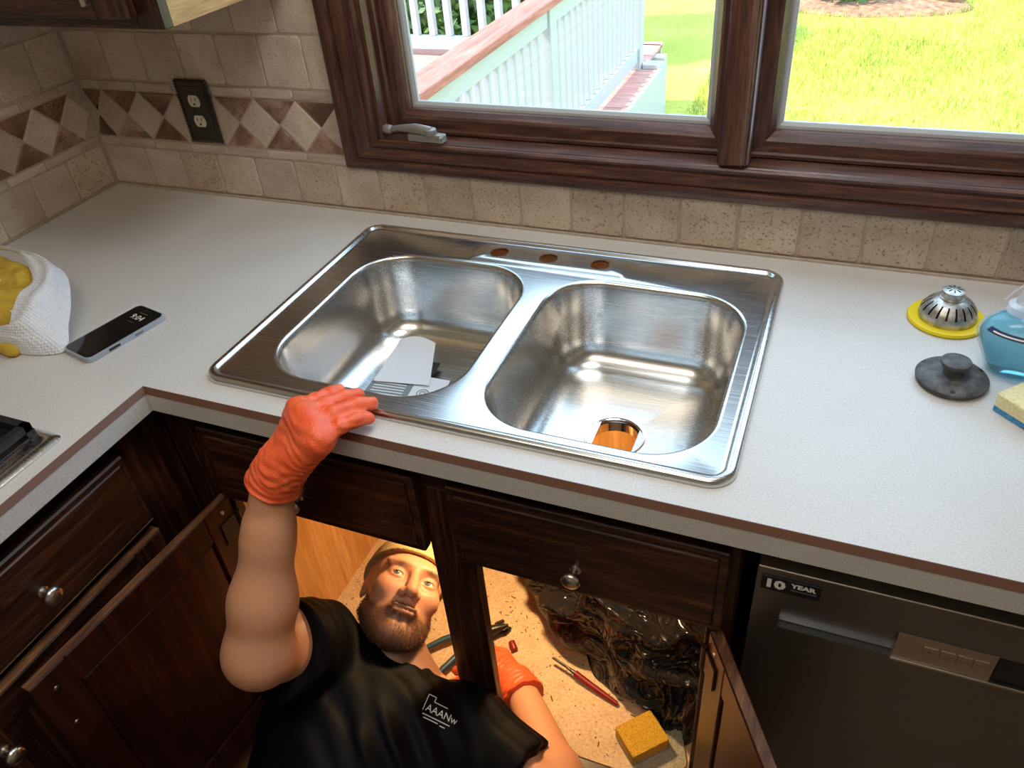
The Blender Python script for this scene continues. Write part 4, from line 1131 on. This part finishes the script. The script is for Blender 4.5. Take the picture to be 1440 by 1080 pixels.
wl = thing('work_light', 'small orange lit work lamp hung under the sink inside the cabinet', 'lamp', (1.19, -.36, .655))
MB().rbox(1.155, 1.225, -.385, -.335, .678, .706, .004).build('housing', 'dark_plastic', wl)
MB().rbox(1.160, 1.220, -.380, -.340, .6755, .6785, .001).build('lens', 'lamp_lens', wl)
MB().tube([(1.19, -.36, .706), (1.19, -.36, .738)], .004, 8).build('hook', 'nickel', wl)
d = bpy.data.lights.new('work_lamp_beam', 'AREA'); d.shape = 'RECTANGLE'; d.size = .06; d.size_y = .04; d.energy = 5.4; d.color = (1.0, .62, .28)
lo_ = bpy.data.objects.new('work_lamp_beam', d); COL.objects.link(lo_); lo_.parent = wl; lo_.location = (0, 0, .0195)

def bag(name, label, c, rad, seed, ang=0.0):
    t_ = thing(name, label, 'garbage bag', (c[0], c[1], CF), 'black garbage bags in the sink cabinet')
    m = MB(); P_ = []; N, Mm = 150, 96; off = Vector((seed * 13.7, seed * 5.1, seed * 3.3))
    for i in range(N + 1):
        r_ = []
        for j in range(Mm + 1):
            a = 2 * math.pi * i / N; b = math.pi * j / Mm
            d_ = Vector((math.cos(a) * math.sin(b), math.sin(a) * math.sin(b), math.cos(b)))
            k = 0.94 + .16 * noise.noise(d_ * 1.7 + off)
            w_ = d_ + .35 * noise.noise_vector(d_ * 1.6 + off)
            for s, am in ((1.7, .20), (3.4, .07)):
                f_, _p = noise.voronoi(Vector((w_.x * s, w_.y * s, w_.z * s * .6)) + off)
                k += am * (1 - min(1.0, (f_[1] - f_[0]) * 2.6)) - am * .3
            ux, uy = d_.x * rad[0] * k, d_.y * rad[1] * k; ca_, sa_ = math.cos(R(ang)), math.sin(R(ang))
            p = Vector((c[0] + ux * ca_ - uy * sa_, c[1] + ux * sa_ + uy * ca_, c[2] + d_.z * rad[2] * k))
            p.x = min(p.x, 1.607 + .004 * math.sin(j)); p.y = max(-.60, min(p.y, -.030 - .004 * math.sin(i))); p.z = max(p.z, CF + .001); p.z = min(p.z, .70)
            r_.append(tuple(p))
        P_.append(r_)
    m.grid(P_); m.build('plastic_film', 'bag_plastic', t_, smooth=True); return t_
bag('garbage_bag', 'large crumpled glossy black garbage bag filling the right cabinet side', (1.40, -.275, .20), (.31, .165, .17), 1, -28)
bag('garbage_bag', 'slumped black garbage bag at front right corner of the cabinet', (1.555, -.40, .17), (.06, .12, .12), 2)
bag('garbage_bag', 'small black garbage bag bunched at the cabinet back wall', (1.16, -.125, .17), (.13, .09, .13), 3)
m = MB(); m.tube([(1.318, -.446, .118), (1.350, -.456, .112), (1.388, -.468, .1085), (1.420, -.478, .1065)], [.007, .0075, .0065, .005], 10)
hp = m.build('screwdriver', 'tool_red', smooth=50); tag(hp, 'red handled screwdriver lying against the black garbage bag', 'screwdriver')
m = MB(); m.tube([(1.3175, -.4458, .1181), (1.296, -.4391, .1205), (1.262, -.4285, .1225)], [.0045, .003, .003], 8); m.build('shaft', 'tool_steel', hp, smooth=50)
bx_ = MB(); bx_.mtx = rot((1.34, -.335, .372), 25, -20); bx_.rbox(-.03, .03, -.022, .022, 0, .004, .001)
tag(bx_.build('cardboard_scrap', 'sponge_gold'), 'tan cardboard scrap lying on the black bag', 'cardboard')

m = MB(); m.mtx = rot((1.165, -.421, CF + .0075), 40, 90); m.lathe([(.006, -.012), (.0075, -.011), (.0075, .010), (.006, .012)], 14)
tag(m.build('wire_connector', 'tool_red', smooth=40), 'small red plastic connector on the cabinet floor', 'connector')
m = MB(); m.mtx = rot((1.118, -.392, CF), 60)
for s in (1, -1):
    m.tube([(-.030, 0, .006), (-.008, s * .004, .006), (.006, s * .015, .006), (.024, s * .013, .006)], [.006, .007, .006, .004], 8)
m.tube([(-.10, 0, .006), (-.03, 0, .006)], .006, 8)
tag(m.build('wrench', 'tool_steel', smooth=50), 'open ended steel wrench lying behind the centre stile', 'wrench')
pl = thing('pliers', 'pliers with dark blue handles held by the gloved left hand', 'pliers', (1.04, -.49, CF))
for nm_, pts in (('handle', [(.985, -.500, .122), (1.015, -.466, .123), (1.045, -.440, .124), (1.085, -.425, .125)]), ('handle', [(1.040, -.545, .121), (1.055, -.512, .123), (1.070, -.470, .124), (1.09, -.43, .125)])):
    MB().tube(pts, [.006, .0075, .007, .005], 10).build(nm_, 'tool_blue', pl, smooth=60)
m = MB(); m.tube([(1.085, -.43, .125), (1.11, -.41, .125), (1.14, -.385, .125)], [.011, .013, .004], 10); m.build('jaws', 'tool_steel', pl, smooth=60)
m = MB(); m.tube([(.842, -.36, CF + .002), (.850, -.40, CF + .003), (.835, -.44, CF + .002), (.860, -.47, CF + .002)], .0022, 6)
tag(m.build('wire_offcut', 'print_white', smooth=True), 'thin white wire offcut on the cabinet floor beside the man', 'wire')
# sawdust and crumbs: uncountable
rg = random.Random(11); vs = []; fs = []
for k in range(900):
    x = rg.uniform(.73, 1.58); y = rg.uniform(-.59, -.06); s = rg.uniform(.0004, .0014); a = rg.uniform(0, 6.28); L_ = s * rg.choice((1, 1, 1.5, 2, 5))
    n = len(vs); ca, sa = math.cos(a), math.sin(a)
    for u, v in ((-L_, -s), (L_, -s), (L_, s), (-L_, s)): vs.append((x + u * ca - v * sa, y + u * sa + v * ca, CF + .0003))
    vs.append((x, y, CF + .0003 + s)); fs += [(n, n + 1, n + 4), (n + 1, n + 2, n + 4), (n + 2, n + 3, n + 4), (n + 3, n, n + 4)]
tag(MB().add(vs, fs).build('sawdust', 'sawdust'), 'brown sawdust and splinters scattered over the cabinet floor', 'sawdust', kind='stuff')

# ------------------------------------------------------------------ the man under the sink
man = thing('person', 'man in black t-shirt and orange gloves lying half inside the sink cabinet', 'person', (1.0, -.95, 0.0))
HA = np.array([[0.8573, -0.1247, 0.4994], [0.2086, 0.9711, -0.1157], [-0.4706, 0.2034, 0.8586]])
HO = np.array([1.0019, -0.5541, 0.3812])
def hw(p): return HO + HA @ np.asarray(p, float)
SR, EL, WR = (.905, -.710, .390), (.956, -.858, .602), (.974, -.737, .852)
SL, EL2, WL = (1.195, -.705, .265), (1.425, -.775, .235), (1.247, -.558, .168)
NB = (1.035, -.672, .285)

def head_sdf(x, y, z, full=True):
    P = (x, y, z); ax = np.abs(x)
    A_ = (ax, y, z)
    d = ellf(P, (0, .036, -.012), (.075, .086, .093))
    d = smin(d, ellf(P, (0, -.018, .030), (.064, .086, .064)), .02)
    d = smin(d, ellf(P, (0, -.074, .040), (.050, .038, .046)), .025)
    d = smin(d, capf(A_, (.050, -.052, .008), (.018, -.098, .066), .020, .018), .022)
    d = smin(d, ellf(P, (0, -.100, .070), (.022, .016, .018)), .018)
    d = smin(d, ellf(A_, (.040, -.018, .066), (.024, .022, .022)), .02)
    d = smin(d, ellf(A_, (.022, .029, .080), (.036, .010, .010)), .024)
    d = smax(d, -ellf(A_, (.0305, .008, .103), (.018, .0120, .016)), .020)
    lids = ellf(A_, (.0315, .007, .0755), (.0165, .0148, .0148))
    ap = ellf(A_, (.0315, .0065, .094), (.0126, .0038, .016))
    lids = smax(lids, -ap, .0016)
    d = smin(d, lids, .004)
    d = smax(d, -ellf(A_, (.0315, .0065, .095), (.0124, .0036, .016)), .0015)
    nose = capf(P, (0, .018, .090), (0, -.026, .114), .0075, .0115)
    nose = smin(nose, ellf(P, (0, -.029, .112), (.0115, .010, .0115)), .006)
    nose = smin(nose, ellf(A_, (.0135, -.031, .103), (.0085, .0085, .0105)), .006)
    d = smin(d, nose, .010)
    d = smax(d, -ellf(A_, (.0068, -.0385, .1065), (.0042, .0070, .0062)), .002)
    d = smin(d, ellf(P, (0, -.058, .0895), (.026, .008, .012)), .012)
    d = smin(d, ellf(P, (0, -.0550, .0980), (.0245, .0036, .0068)), .0035)
    d = smin(d, ellf(P, (0, -.0638, .0952), (.0215, .0042, .0068)), .004)
    d = smax(d, -ellf(P, (0, -.0594, .1050), (.0265, .0010, .0085)), .0012)
    ear = ellf(A_, (.0705, .006, -.040), (.006, .022, .014))
    ear = smax(ear, -ellf(A_, (.078, .008, -.037), (.005, .015, .009)), .003)
    d = smin(d, ear, .006)
    return d
HI = HA.T
def world_head(X, Y, Z):
    x, y, z = X - HO[0], Y - HO[1], Z - HO[2]
    return head_sdf(HI[0, 0] * x + HI[0, 1] * y + HI[0, 2] * z, HI[1, 0] * x + HI[1, 1] * y + HI[1, 2] * z, HI[2, 0] * x + HI[2, 1] * y + HI[2, 2] * z)
def lerp3(a, b, t): return tuple(np.asarray(a) * (1 - t) + np.asarray(b) * t)
def neck_sdf(P):
    d = capf(P, hw((0, -.03, -.030)), NB, .054, .060)
    return d
def limbs_sdf(P):
    d = capf(P, NB, (1.04, -.80, .23), .07, .08)
    d = smin(d, capf(P, SR, NB, .044, .050), .04)
    d = smin(d, capf(P, SL, NB, .055, .055), .04)
    # right arm
    a = capf(P, SR, lerp3(SR, EL, .55), .048, .051)
    a = smin(a, capf(P, lerp3(SR, EL, .5), EL, .051, .045), .03)
    a = smin(a, ellf(P, (.938, -.770, .515), (.047, .051, .058)), .03)
    a = smin(a, ellf(P, EL, (.044, .044, .045)), .02)
    fm = lerp3(EL, WR, .32)
    f = capf(P, EL, fm, .0490, .0462)
    f = smin(f, capf(P, fm, lerp3(EL, WR, .75), .0462, .036), .03)
    f = smin(f, capf(P, lerp3(EL, WR, .7), lerp3(EL, WR, 1.10), .036, .030), .02)
    d = smin(d, smin(a, f, .030), .02)
    # left arm
    b = capf(P, SL, EL2, .054, .045)
    fm2 = lerp3(EL2, WL, .3)
    b = smin(b, capf(P, EL2, fm2, .044, .047), .02)
    b = smin(b, capf(P, fm2, lerp3(EL2, WL, 1.12), .047, .029), .02)
    d = smin(d, b, .02)
    return d
def body_sdf(X, Y, Z):
    P = (X, Y, Z)
    return smin(limbs_sdf(P), smin(neck_sdf(P), world_head(X, Y, Z) + .004, .02), .03)
def headneck_sdf(X, Y, Z):
    P = (X, Y, Z)
    d = smin(neck_sdf(P), world_head(X, Y, Z), .018)
    x, y, z = X - HO[0], Y - HO[1], Z - HO[2]
    yl = HI[1, 0] * x + HI[1, 1] * y + HI[1, 2] * z
    return np.maximum(d, -(yl + .155))
Vb, Qb = field(body_sdf, (.80, -.95, .10), (1.52, -.42, .93), .006)
Vh, Qh = field(headneck_sdf, (.88, -.735, .24), (1.14, -.42, .53), .002)
Vs = np.concatenate([Vb, Vh]); Qs = np.concatenate([Qb, Qh + len(Vb)])
def to_head(V): return (V - HO) @ HA
lh = to_head(Vs)
base = np.array([0.66, 0.32, 0.185]); cols = np.tile(base, (len(Vs), 1))
def blend(mask, c):
    global cols
    cols = cols * (1 - mask[:, None]) + np.asarray(c)[None] * mask[:, None]
sm = lambda x, a, b: np.clip((x - a) / (b - a), 0, 1) ** 2 * (3 - 2 * np.clip((x - a) / (b - a), 0, 1))
near = np.linalg.norm(lh, axis=1) < .17
g_ = lambda c, r: np.exp(-(((lh - np.asarray(c)) / np.asarray(r)) ** 2).sum(1))
absx = lh.copy(); absx[:, 0] = np.abs(absx[:, 0])
ga = lambda c, r: np.exp(-(((absx - np.asarray(c)) / np.asarray(r)) ** 2).sum(1))
blend(.45 * ga((.042, -.02, .08), (.024, .022, .04)), (.56, .20, .13))
blend(.40 * g_((0, -.028, .118), (.016, .014, .02)), (.58, .21, .14))
blend(.8 * np.clip(g_((0, -.0595, .104), (.0215, .0085, .02)) * 1.3, 0, 1), (.36, .15, .10))
blend(.35 * ga((.0315, .006, .085), (.021, .013, .03)), (.40, .18, .11))
brow = np.clip(ga((.032, .0285, .09), (.022, .0048, .03)) * 1.5, 0, 1); blend(.38 * brow, (.17, .085, .05))
blend(.5 * ga((.078, 0, -.01), (.02, .04, .03)), (.60, .20, .14))
# stubble below the beard line
def beard_mask(l):
    ax = np.abs(l[:, 0]); y, z = l[:, 1], l[:, 2]
    line = np.interp(ax, [0, .02, .032, .045, .060, .072, .085], [-.044, -.046, -.056, -.057, -.044, .005, .045])
    m = sm(line - y, -.004, .008)
    lip = np.clip(1 - ((l[:, 0] / .022) ** 2 + ((y + .0605) / .0075) ** 2), 0, 1)
    m = m * (1 - np.clip(lip * 3, 0, 1)) * sm(z, -.040, -.018)
    m = m * sm(y, -.150, -.118)
    m = m * (1 - .9 * np.clip(ga_l(l, (.010, -.080, .10), (.006, .006, .03)), 0, 1))
    return m
def ga_l(l, c, r):
    a = l.copy(); a[:, 0] = np.abs(a[:, 0]); return np.exp(-(((a - np.asarray(c)) / np.asarray(r)) ** 2).sum(1))
blend(.78 * beard_mask(lh) * near, (.17, .085, .052))
body = np_obj('body', Vs, Qs, 'skin', man, cols)

# eyes looking up and to the man's right
for s in (-1, 1):
    c = hw((s * .0315, .0065, .0755)); look = (HA @ np.array([-.22, .22, 1.0])); look = Vector(look).normalized()
    m = MB(); m.mtx = Matrix.Translation(c) @ look.to_track_quat('Z', 'Y').to_matrix().to_4x4()
    r = .0125; m.lathe([(r * math.sin(R(a)), -r * math.cos(R(a))) for a in range(4, 180, 8)], 24); e = m.build('eye', 'eye_white', man, smooth=True)
    m = MB(); m.mtx = Matrix.Translation(c) @ look.to_track_quat('Z', 'Y').to_matrix().to_4x4()
    m.lathe([(.0060, .0112), (.0058, .0120), (.0022, .0126)], 20); m.build('iris', 'iris_blue', e, smooth=True)
    m = MB(); m.mtx = Matrix.Translation(c) @ look.to_track_quat('Z', 'Y').to_matrix().to_4x4()
    m.lathe([(.0026, .0124), (.0022, .0129), (.0004, .0131)], 14); m.build('pupil', 'pupil_black', e, smooth=True)

# beard: short strands rooted in the skin, and brows
nv = np.zeros_like(Vh); q = Vh[Qh]; fn = np.cross(q[:, 1] - q[:, 0], q[:, 3] - q[:, 0])
for k in range(4): np.add.at(nv, Qh[:, k], fn)
nv /= np.linalg.norm(nv, axis=1)[:, None] + 1e-12
lhh = to_head(Vh); bmk = beard_mask(lhh); rs = np.random.RandomState(4)
down = HA @ np.array([0, -1.0, .25])
def strands(prob, n, L0, L1, wdt, lean, name, mat):
    pick = rs.choice(len(Vh), n, p=prob / prob.sum())
    vs = []; fs = []
    for i in pick:
        p = Vh[i] + rs.normal(0, .0008, 3); nn = nv[i]; d_ = down + lean * nn + rs.normal(0, .35, 3); d_ /= np.linalg.norm(d_)
        L_ = rs.uniform(L0, L1); side = np.cross(d_, rs.normal(0, 1, 3)); side /= np.linalg.norm(side); side *= wdt
        k = len(vs); mid = p + (nn * .25 + d_ * .45) * L_; tip = p + (nn * .3 + d_ * .95) * L_
        vs += [p - side - nn * .001, p + side - nn * .001, mid + side * .8, mid - side * .8, tip]; fs += [(k, k + 1, k + 2, k + 3), (k + 3, k + 2, k + 4)]
    m = MB(); m.add([tuple(v) for v in vs], fs); return m.build(name, mat, man)
strands(bmk ** 1.6, 9500, .002, .0065, .0003, .25, 'beard', 'beard_hair')
bw = np.clip(ga_l(lhh, (.032, .0285, .09), (.020, .0040, .03)) - .25, 0, 1) * (lhh[:, 2] > .05); strands(bw, 260, .0025, .0045, .00025, .0, 'eyebrows', 'beard_hair')

# cap over the crown
def cap_sdf(X, Y, Z):
    x, y, z = X - HO[0], Y - HO[1], Z - HO[2]
    lx = HI[0, 0] * x + HI[0, 1] * y + HI[0, 2] * z; ly = HI[1, 0] * x + HI[1, 1] * y + HI[1, 2] * z; lz = HI[2, 0] * x + HI[2, 1] * y + HI[2, 2] * z
    d = ellf((lx, ly, lz), (0, .040, -.010), (.082, .090, .099))
    cut = (.058 + .10 * (lz - .06) * .35) - ly - .10 * np.abs(lx) * 0
    d = smax(d, .058 - ly + .30 * np.minimum(lz - .07, 0), .002)
    band = np.abs(.058 - ly + .30 * np.minimum(lz - .07, 0) + .004) - .004
    dd = smin(d, np.maximum(ellf((lx, ly, lz), (0, .040, -.010), (.0845, .0925, .1015)), band), .002)
    return dd
Vc, Qc = field(cap_sdf, (.86, -.66, .24), (1.14, -.38, .54), .0025); np_obj('cap', Vc, Qc, 'cap_cloth', man)

# shirt
def shirt_sdf(X, Y, Z):
    P = (X, Y, Z)
    d = capf(P, (.965, -.805, .275), (1.125, -.800, .235), .122, .118)
    d = smin(d, capf(P, (1.035, -.84, .245), (.985, -1.16, .170), .150, .135), .06)
    d = smin(d, capf(P, SR, (1.0, -.74, .32), .072, .085), .05)
    d = smin(d, capf(P, SL, (1.08, -.74, .28), .070, .085), .05)
    slv = capf(P, SR, lerp3(SR, EL, .76), .080, .077)
    n_ = np.asarray(EL) - np.asarray(SR); n_ = n_ / np.linalg.norm(n_); e = np.asarray(lerp3(SR, EL, .63))
    slv = smax(slv, (X - e[0]) * n_[0] + (Y - e[1]) * n_[1] + (Z - e[2]) * n_[2] - .012 * np.sin(X * 40), .004)
    d = smin(d, slv, .022)
    s2 = capf(P, SL, lerp3(SL, EL2, .7), .066, .068)
    n2 = np.asarray(EL2) - np.asarray(SL); n2 = n2 / np.linalg.norm(n2); e2 = np.asarray(lerp3(SL, EL2, .55))
    s2 = smax(s2, (X - e2[0]) * n2[0] + (Y - e2[1]) * n2[1] + (Z - e2[2]) * n2[2], .004)
    d = smin(d, s2, .03)
    # neck opening
    nk = capf(P, hw((0, -.03, -.02)), (1.044, -.686, .316), .060, .066)
    ringc = np.sqrt(np.minimum(nk ** 2, 1) + d ** 2) - .0065
    d = smin(smax(d, -nk, .006), ringc, .004)
    # folds running from the chest to the left shoulder and along the flank
    u = (X - 1.10) * .72 + (Y + .74) * .62 + (Z - .33) * .30
    f1 = np.exp(-(((X - 1.13) / .09) ** 2 + ((Y + .83) / .07) ** 2)) * .0075 * np.sin(u * 150)
    f2 = .0035 * nz3(X, Y, Z, 32, 1.0) * np.clip((-.72 - Y) / .06, .25, 1) + .0025 * np.sin((X * .4 + Y - Z * .8) * 95 + 2 * nz3(X, Y, Z, 14))
    return d + f1 + f2 - .004
Vt, Qt = field(shirt_sdf, (.76, -1.34, .0), (1.46, -.55, .62), .0055); shirt = np_obj('t_shirt', Vt, Qt, 'shirt_cloth', man, relax=1)
ring = []
nbv = Vector((1.040, -.690, .305)); nd = (Vector(hw((0, -.03, -.02))) - nbv).normalized(); a1 = nd.orthogonal().normalized(); a2 = nd.cross(a1)
# chest print, draped on the cloth
bvh = BVHTree.FromPolygons([tuple(v) for v in Vt], [tuple(int(k) for k in q) for q in Qt])
camv = Vector((1.655, -1.345, 1.637))
LO = Vector((1.140, -.735, .345)); LU = Vector((.92, .06, -.39)).normalized(); LN = Vector((.36, -.42, .83)).normalized()
LU = (LU - LN * LU.dot(LN)).normalized(); LV = LN.cross(LU)
def drape(vs):
    out = []
    for a, b in vs:
        p = LO + LU * a + LV * b + LN * .15
        h, nrm, i, ds = bvh.ray_cast(p, -LN, .6)
        out.append(tuple((h if h else LO + LU * a + LV * b) + LN * .0012))
    return out
def bar(x0, y0, x1, y1, w_):
    n = 8; dx, dy = x1 - x0, y1 - y0; L_ = math.hypot(dx, dy); nx, ny = -dy / L_ * w_ / 2, dx / L_ * w_ / 2
    P_ = [[(x0 + dx * k / n + s * nx, y0 + dy * k / n + s * ny) for s in (-1, 1)] for k in range(n + 1)]
    m.add(drape([p for r_ in P_ for p in r_]), [(k * 2, k * 2 + 2, k * 2 + 3, k * 2 + 1) for k in range(n)])
vs, fs = text_mesh('AAANw', .017); m = MB(); m.add(drape([(a, b) for a, b, c in vs]), fs)
for s in ((-.004, -.001, -.004, .026), (-.004, .026, .010, .026), (.010, .026, .010, .018), (.010, .018, .036, .018), (-.002, -.006, .050, -.006), (.002, -.011, .030, -.011), (.034, -.0125, .044, -.0125)):
    bar(*s, .0013 if s[1] > -.002 else .0016)
m.build('chest_print', 'print_white', shirt)

# trousers and shoes (below the frame)
def jeans_sdf(X, Y, Z):
    P = (X, Y, Z)
    d = capf(P, (.985, -1.12, .150), (.975, -1.30, .145), .140, .135)
    for sx in (-1, 1):
        hip = (.975 + sx * .085, -1.32, .13); kn = (.96 + sx * .14, -1.70, .40); an = (.96 + sx * .14, -2.00, .10)
        l = smin(capf(P, hip, kn, .095, .066), capf(P, kn, an, .066, .050), .03); d = smin(d, l, .04)
    return np.maximum(d + .003 * nz3(X, Y, Z, 40), .004 - Z)
Vj, Qj = field(jeans_sdf, (.68, -2.1, -.02), (1.28, -1.0, .50), .011); np_obj('jeans', Vj, Qj, 'jeans', man, relax=1)
for sx in (-1, 1):
    def shoe(X, Y, Z):
        P = (X, Y, Z); c = .96 + sx * .14
        d = smin(capf(P, (c, -2.00, .055), (c + sx * .02, -2.17, .040), .052, .042), capf(P, (c, -1.99, .09), (c, -1.99, .06), .05, .05), .02)
        return np.maximum(d, .002 - Z)
    Vz, Qz = field(shoe, (.70, -2.25, -.01), (1.22, -1.9, .16), .008); np_obj('shoe', Vz, Qz, 'shoe_leather', man)

# gloves
def glove(fingers, palm, cuff, thumb, wrinkle):
    def fn(X, Y, Z):
        P = (X, Y, Z); d = None
        for a, b, ra, rb in palm:
            c = capf(P, a, b, ra, rb); d = c if d is None else smin(d, c, .016)
        for ch, r in fingers + [thumb]:
            f = None
            for k in range(len(ch) - 1):
                c = capf(P, ch[k], ch[k + 1], r * (1.08 - .06 * k), r * (1.02 - .06 * k)); f = c if f is None else smin(f, c, .004)
            d = smin(d, f, .010)
        (c0, c1, r0, r1) = cuff
        cd_ = capf(P, c0, c1, r0, r1); n_ = np.asarray(c1) - np.asarray(c0); n_ = n_ / np.linalg.norm(n_)
        t = (X - c0[0]) * n_[0] + (Y - c0[1]) * n_[1] + (Z - c0[2]) * n_[2]
        d = smin(d, cd_, .02); d = smax(d, -t, .002)
        ringd = np.sqrt(np.maximum(d + .0006, -1) ** 2 + (t - .0025) ** 2) - .0026
        d = smin(d, ringd, .002)
        w1 = np.exp(-((t - .035) / .040) ** 2) * .0012 * np.sin(t * 560 + 9 * nz3(X, Y, Z, 26)) * (.5 + .5 * nz3(X, Y, Z, 20, 2.0))
        w2 = .0004 * nz3(X, Y, Z, 170) + .0006 * np.sin(t * 420 + 7 * nz3(X, Y, Z, 45, 3.0))
        return d + wrinkle * (w1 + w2)
    return fn
V3 = lambda *p: tuple(p)
def finger(mcp, tip, arch, n=(0, 0, 1)):
    a, b = np.asarray(mcp), np.asarray(tip); n = np.asarray(n)
    return [tuple(a), tuple(a * .58 + b * .42 + n * arch), tuple(a * .22 + b * .78 + n * arch * .75), tuple(b)]
W0 = (.9765, -.735, .858)
idx_, mid_, rng_, pky_ = (1.003, -.672, .949), (1.024, -.689, .953), (1.046, -.704, .950), (1.064, -.716, .944)
gf = [(finger(idx_, (1.024, -.602, .9365), .003), .0114), (finger(mid_, (1.056, -.603, .9370), .007), .0118), (finger(rng_, (1.086, -.615, .9370), .010), .0116), (finger(pky_, (1.099, -.645, .9365), .008), .0105)]
gp = [(W0, idx_, .027, .0175), (W0, mid_, .028, .0175), (W0, rng_, .028, .0175), (W0, pky_, .029, .0150), ((.990, -.742, .872), pky_, .024, .0155), (idx_, mid_, .016, .017), (mid_, rng_, .017, .017), (rng_, pky_, .017, .016)]
gth = ([(.975, -.700, .895), (.992, -.668, .928), (1.008, -.640, .9335), (1.026, -.622, .9370)], .0125)
gc = ((.9750, -.7365, .8540), (.988, -.726, .885), .0345, .0320)
Vg, Qg = field(glove(gf, gp, gc, gth, 1.0), (.915, -.80, .79), (1.13, -.56, 1.0), .0017); np_obj('glove', Vg, Qg, 'glove_rubber', man)
W2 = (1.245, -.556, .167)
k_ = [(1.168, -.482, .158), (1.165, -.500, .166), (1.163, -.520, .166), (1.163, -.538, .160)]
t_ = [(1.098, -.470, .130), (1.082, -.505, .132), (1.080, -.532, .132), (1.090, -.557, .130)]
gf2 = [(finger(a, b, .014), .0108) for a, b in zip(k_, t_)]
gp2 = [(W2, a, .029, .018) for a in k_]
gth2 = ([(1.205, -.515, .140), (1.168, -.470, .125), (1.125, -.452, .122), (1.105, -.455, .122)], .012)
gc2 = ((1.2495, -.560, .1690), (1.225, -.535, .164), .0385, .034)
Vg, Qg = field(glove(gf2, gp2, gc2, gth2, 1.0), (1.05, -.62, .095), (1.31, -.41, .24), .0019); np_obj('glove', Vg, Qg, 'glove_rubber', man)
